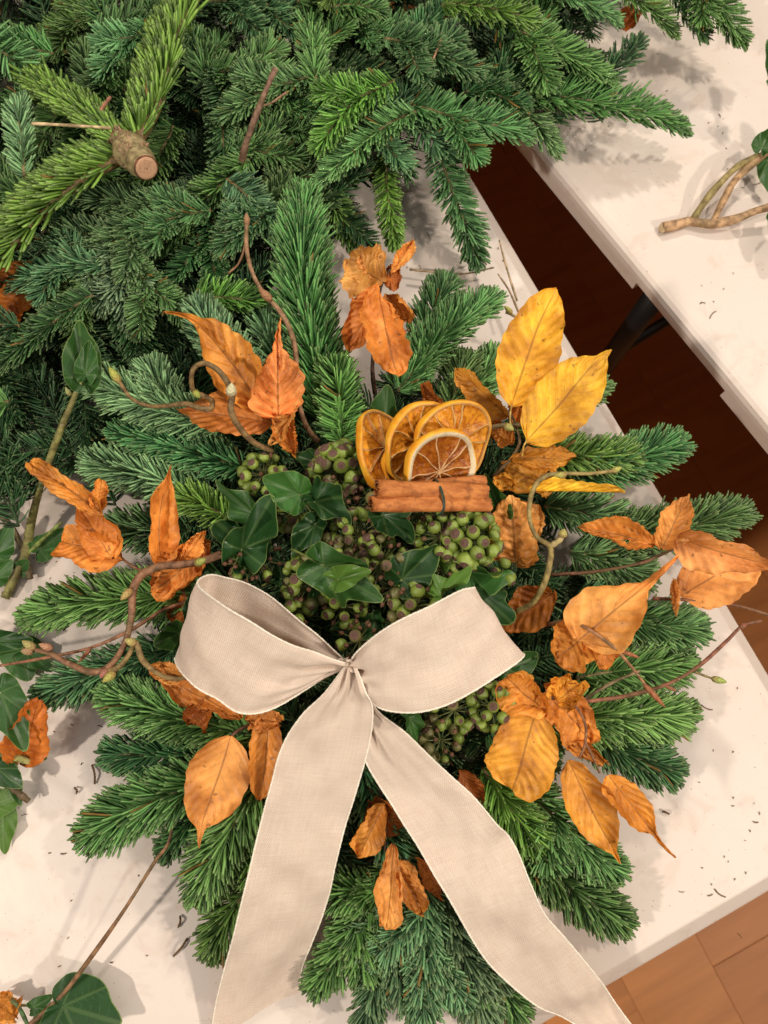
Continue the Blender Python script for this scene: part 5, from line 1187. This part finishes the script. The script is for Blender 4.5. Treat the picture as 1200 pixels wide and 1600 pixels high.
t = twig('straight reddish twig with side bud reaching right over the white table', [(900, 1098, .085), (975, 1088, .094), (1040, 1070, .104), (1090, 1042, .112), (1135, 1002, .118), (1160, 978, .120), (1190, 970, .122)], .0017, .0011, (.22, .085, .05))
stem(t, [(1086, 1050, .111), (1104, 1057, .108), (1116, 1061, .107)], .0010, .0008, (.20, .16, .06), 'side_twig'); bud(t, (1112, 1060, .107), (1136, 1066, .106), .0026, (.36, .46, .12)); bud(t, (1040, 1072, .104), (1058, 1080, .104), .0014, (.3, .12, .06))
bud(t, (1156, 981, .12), (1168, 974, .121), .0020, (.26, .10, .06))
twig('dull olive twig under the reddish twig at lower right', [(900, 1102, .08), (950, 1070, .088), (1000, 1048, .09)], .0015, .0010, (.20, .15, .08), name='thin_twig')
t = twig('thin red twig lying straight across the left fir sprigs', [(298, 938, .078), (255, 953, .080), (205, 984, .078), (145, 1011, .070), (80, 1026, .064), (0, 1040, .058), (-30, 1044, .056)], .0015, .0011, (.26, .115, .06), name='thin_twig')
bud(t, (143, 1012, .072), (122, 1036, .066), .0016, (.36, .12, .06))
twig('rough bare brown twig standing up in the heap right of the cut stem', [(378, 250, .10), (385, 222, .118), (402, 175, .134), (418, 135, .144), (431, 106, .150)], .0030, .0022, (.22, .125, .085), name='bare_twig')
twig('pale straw lying from the cut stem to the left edge', [(50, 193, .148), (110, 196, .150), (173, 200, .148)], .0013, .0012, (.55, .42, .24), 'straw', 'straw')
twig('short pinkish twig stub left of the upper yellow green branch', [(158, 172, .13), (166, 160, .134), (173, 151, .136)], .0018, .0014, (.42, .19, .12), name='bare_twig')
for lb, pts, c in [('thin brown twig lying on white table above the tallest yellow leaf', [(640, 421, .012), (720, 428, .014), (772, 418, .018)], (.27, .19, .11)),
                   ('thin forked dry twig standing behind the tallest yellow leaf', [(812, 492, .03), (796, 455, .028), (778, 428, .024)], (.34, .24, .13)),
                   ('thinnest dry twig beside the forked one at the gap edge', [(808, 470, .03), (792, 420, .032), (780, 375, .034)], (.36, .26, .15)),
                   ('short brown twig piece over the heap at its upper right', [(690, 60, .11), (680, 85, .108), (668, 112, .104)], (.30, .16, .09)),
                   ('brown twig fork in the heap right of the bare twig', [(447, 145, .12), (425, 160, .128), (408, 166, .132)], (.28, .16, .1)),
                   ]:
    t = twig(lb, pts, .0012, .0008, c, name='thin_twig')
bud(t, (447, 145, .12), (452, 142, .12), .001)
t = twig('budded twig tip behind the tallest yellow leaf', [(815, 500, .04), (800, 492, .04), (790, 488, .04)], .0014, .0012, (.3, .22, .12), name='thin_twig'); bud(t, (800, 490, .042), (788, 478, .044), .0026, (.50, .48, .12))
twig('bare brown stick lying from lower left fir sprigs to the bottom edge', [(271, 1285, .050), (262, 1320, .046), (243, 1345, .042), (190, 1428, .034), (128, 1515, .024), (92, 1560, .020), (46, 1602, .016), (10, 1640, .014)], .0012, .0021, (.22, .115, .055), 'stick', 'bare_stick', k=8)

# ---- loose ivy around the table
iv = thing('ivy_sprig', 'loose ivy sprig with a green stem and a dark leaf at its top, left edge', 'ivy sprig', P(10, 930, .006))
stem(iv, [(8, 934, .006), (28, 892, .010), (40, 865, .014), (50, 810, .030), (68, 745, .056), (96, 668, .084), (116, 620, .098), (124, 598, .104)], .0042, .0022, (.20, .19, .06), n=60)
stem(iv, [(42, 865, .014), (68, 842, .020), (96, 816, .026)], .0022, .0014, (.20, .27, .06), 'side_twig')
stem(iv, [(-20, 790, .012), (10, 815, .012), (34, 855, .012), (48, 905, .008)], .0032, .0026, (.15, .11, .06), 'side_twig')
bud(iv, (124, 604, .104), (128, 588, .110), .0032, (.40, .42, .12)); bud(iv, (110, 618, .100), (102, 604, .104), .0022, (.45, .50, .2))
ivy((130, 590, .108), (122, 490, .116), 58, '', 'G', 'P', iv, tint=.75, fold=14); ivy((134, 585, .112), (140, 525, .122), 36, '', 'M', 'P', iv, fold=30)
ivy((-10, 868, .02), (20, 815, .03), 48, '', 'M', 'P', iv, fold=14, tint=1.2); ivy((-12, 905, .012), (22, 872, .02), 40, '', 'G', 'P', iv, fold=14)
ivy((62, 860, .014), (105, 826, .010), 42, '', 'G', 'P', iv, fold=10); ivy((30, 890, .01), (45, 876, .02), 30, '', 'M', 'P', iv, fold=14)
iv = thing('ivy_sprig', 'loose ivy leaves half under the thin red twig at the left edge', 'ivy sprig', P(10, 1000, .008))
stem(iv, [(-20, 990, .008), (10, 1002, .010), (40, 1014, .014)], .0016, .0012, (.16, .20, .05))
ivy((30, 1012, .012), (48, 1068, .008), 66, '', 'G', 'P', iv, fold=10); ivy((-8, 1002, .020), (60, 1000, .026), 36, '', 'D', 'P', iv, fold=20, tint=1.2); ivy((42, 1018, .012), (82, 1050, .010), 40, '', 'M', 'P', iv, fold=14)
iv = thing('ivy_sprig', 'loose ivy clump with mixed dark and pale leaves beside the curled brown leaf, left edge', 'ivy sprig', P(10, 1190, .008))
stem(iv, [(-20, 1178, .020), (15, 1181, .022), (50, 1192, .018)], .0034, .0026, (.30, .30, .10)); stem(iv, [(12, 1225, .018), (30, 1240, .016), (45, 1252, .012)], .0030, .0026, (.12, .075, .045), 'side_twig')
ivy((0, 1082, .046), (40, 1176, .042), 66, '', 'M', 'P', iv, fold=14, wave=.06); ivy((40, 1176, .016), (76, 1186, .012), 34, '', 'D', 'P', iv)
ivy((-6, 1200, .026), (36, 1232, .026), 48, '', 'D', 'P', iv, tint=1.2); ivy((-12, 1258, .014), (36, 1240, .014), 52, '', 'L', 'P', iv, tint=.75); ivy((2, 1262, .012), (8, 1342, .006), 44, '', 'L', 'P', iv, tint=.8); ivy((10, 1195, .02), (34, 1262, .014), 30, '', 'M', 'P', iv)
iv = thing('ivy_sprig', 'loose ivy sprig with one large round dark leaf at the bottom left', 'ivy sprig', P(60, 1590, .012))
stem(iv, [(10, 1570, .010), (60, 1572, .012), (90, 1576, .016)], .0010, .0009, (.22, .26, .07)); stem(iv, [(10, 1556, .012), (30, 1575, .016), (48, 1612, .016)], .0016, .0014, (.06, .12, .04), 'side_twig')
ivy((98, 1572, .022), (196, 1602, .020), 104, '', 'D', 'P', iv, tint=1.15, fold=6, wave=.03); ivy((72, 1600, .010), (112, 1560, .014), 46, '', 'L', 'P', iv, tint=.8); ivy((52, 1574, .018), (84, 1556, .018), 26, '', 'G', 'P', iv, tint=.7)
br = thing('forked_branch', 'forked ivy branch lying on the far table at the right edge', 'branch', P(1040, 356, .006))
stem(br, [(1036, 356, .0058), (1058, 351, .006), (1078, 346, .0066), (1110, 350, .008), (1150, 342, .012), (1180, 330, .016), (1230, 316, .02)], .0050, .0036, (.42, .26, .14), n=60, k=12)
stem(br, [(1082, 344, .007), (1098, 320, .012), (1120, 292, .018), (1150, 262, .022), (1185, 242, .024)], .0036, .0030, (.26, .205, .075), 'arm', n=40); stem(br, [(1114, 346, .008), (1132, 310, .014), (1150, 280, .018), (1180, 252, .022), (1210, 228, .026)], .0032, .0040, (.36, .22, .11), 'arm', n=40)
mb = MB(); a, b = P(1036, 356, .0062), P(1058, 351, .006); lathe(mb, a-(b-a)*.02, -(b-a)+np.array([0, 0, .012]), [(-.0006, .0046), (.0006, .0044), (.0009, .0001)], 14); mb.build('cut_face', m_plain('pale_cut_wood', (.66, .50, .30), .7, .3, .15), br)
ivy((1190, 232, .03), (1205, 195, .034), 34, '', 'G', 'P', br, tint=.8); ivy((1200, 250, .022), (1204, 305, .014), 36, '', 'G', 'P', br, tint=.8); ivy((1225, 330, .03), (1212, 380, .03), 50, '', 'G', 'P', br)
ivy((1235, 120, .07), (1200, 60, .06), 60, '', 'M', 'P', br)

# ------------------------------------------------------------------ crumbs and fallen needles
r = np.random.default_rng(77); mb = MB(); mg = MB()
def fits(x, y): return (x < 700 and y > 780) or (x > 880)
zones = [((0, 780, 130, 960), 60), ((0, 1080, 330, 1600), 60), ((560, 270, 800, 470), 70), ((880, 60, 1200, 620), 90), ((980, 950, 1190, 1500), 45), ((60, 1100, 160, 1330), 14)]
gl = lambda q: float((q-g0)[:2] @ E2[:2]); fl = lambda q: float((q-f0)[:2] @ EN[:2])
for (x0, y0, x1, y1), n in zones:
    for i in range(int(n*.6)):
        if i % 9 == 0: cx, cy = r.uniform(x0, x1), r.uniform(y0, y1)
        q = P(r.uniform(x0, x1), r.uniform(y0, y1), 0) if r.random() < .35 else P(cx+r.normal(0, 22), cy+r.normal(0, 22), 0)
        if not (gl(q) < -.02 or fl(q) > .02): continue
        a = r.uniform(0, 6.28); l = .75*r.choice([.0009, .0012, .0016, .003, .007], p=[.36, .28, .18, .12, .06]); d = np.array([math.cos(a), math.sin(a), 0])
        s = np.array([-d[1], d[0], 0]); w = r.uniform(.0002, .00045)
        C = np.array([q-d*l+[0, 0, .0007], q+s*l*.25+[0, 0, .0009], q+d*l+[0, 0, .0007]])
        tube(mb if r.random() < .6 else mg, cat_rom(C, 4), w, 4)
for x, y, dx, dy in [(146, 1210, 4, 30), (280, 1440, -3, 18), (282, 1480, -22, 28), (620, 365, 14, -26), (118, 1235, 3, 9), (1040, 1270, 10, 4)]:
    tube(mg, cat_rom([P(x-dx/2, y-dy/2, .0015), P(x+2, y, .004), P(x+dx/2, y+dy/2, .0015)], 8), .0009, 5)
for m, nm, lb, c in ((mb, 'plant_crumbs', 'brown plant crumbs scattered over both white tables', (.09, .055, .03)), (mg, 'fallen_needles', 'fallen green fir needles scattered over both white tables', (.05, .085, .035))):
    o = m.build(nm, BUD, color=c); o['kind'] = 'stuff'; tag(o, lb, 'crumbs' if nm[0] == 'p' else 'fir needles')
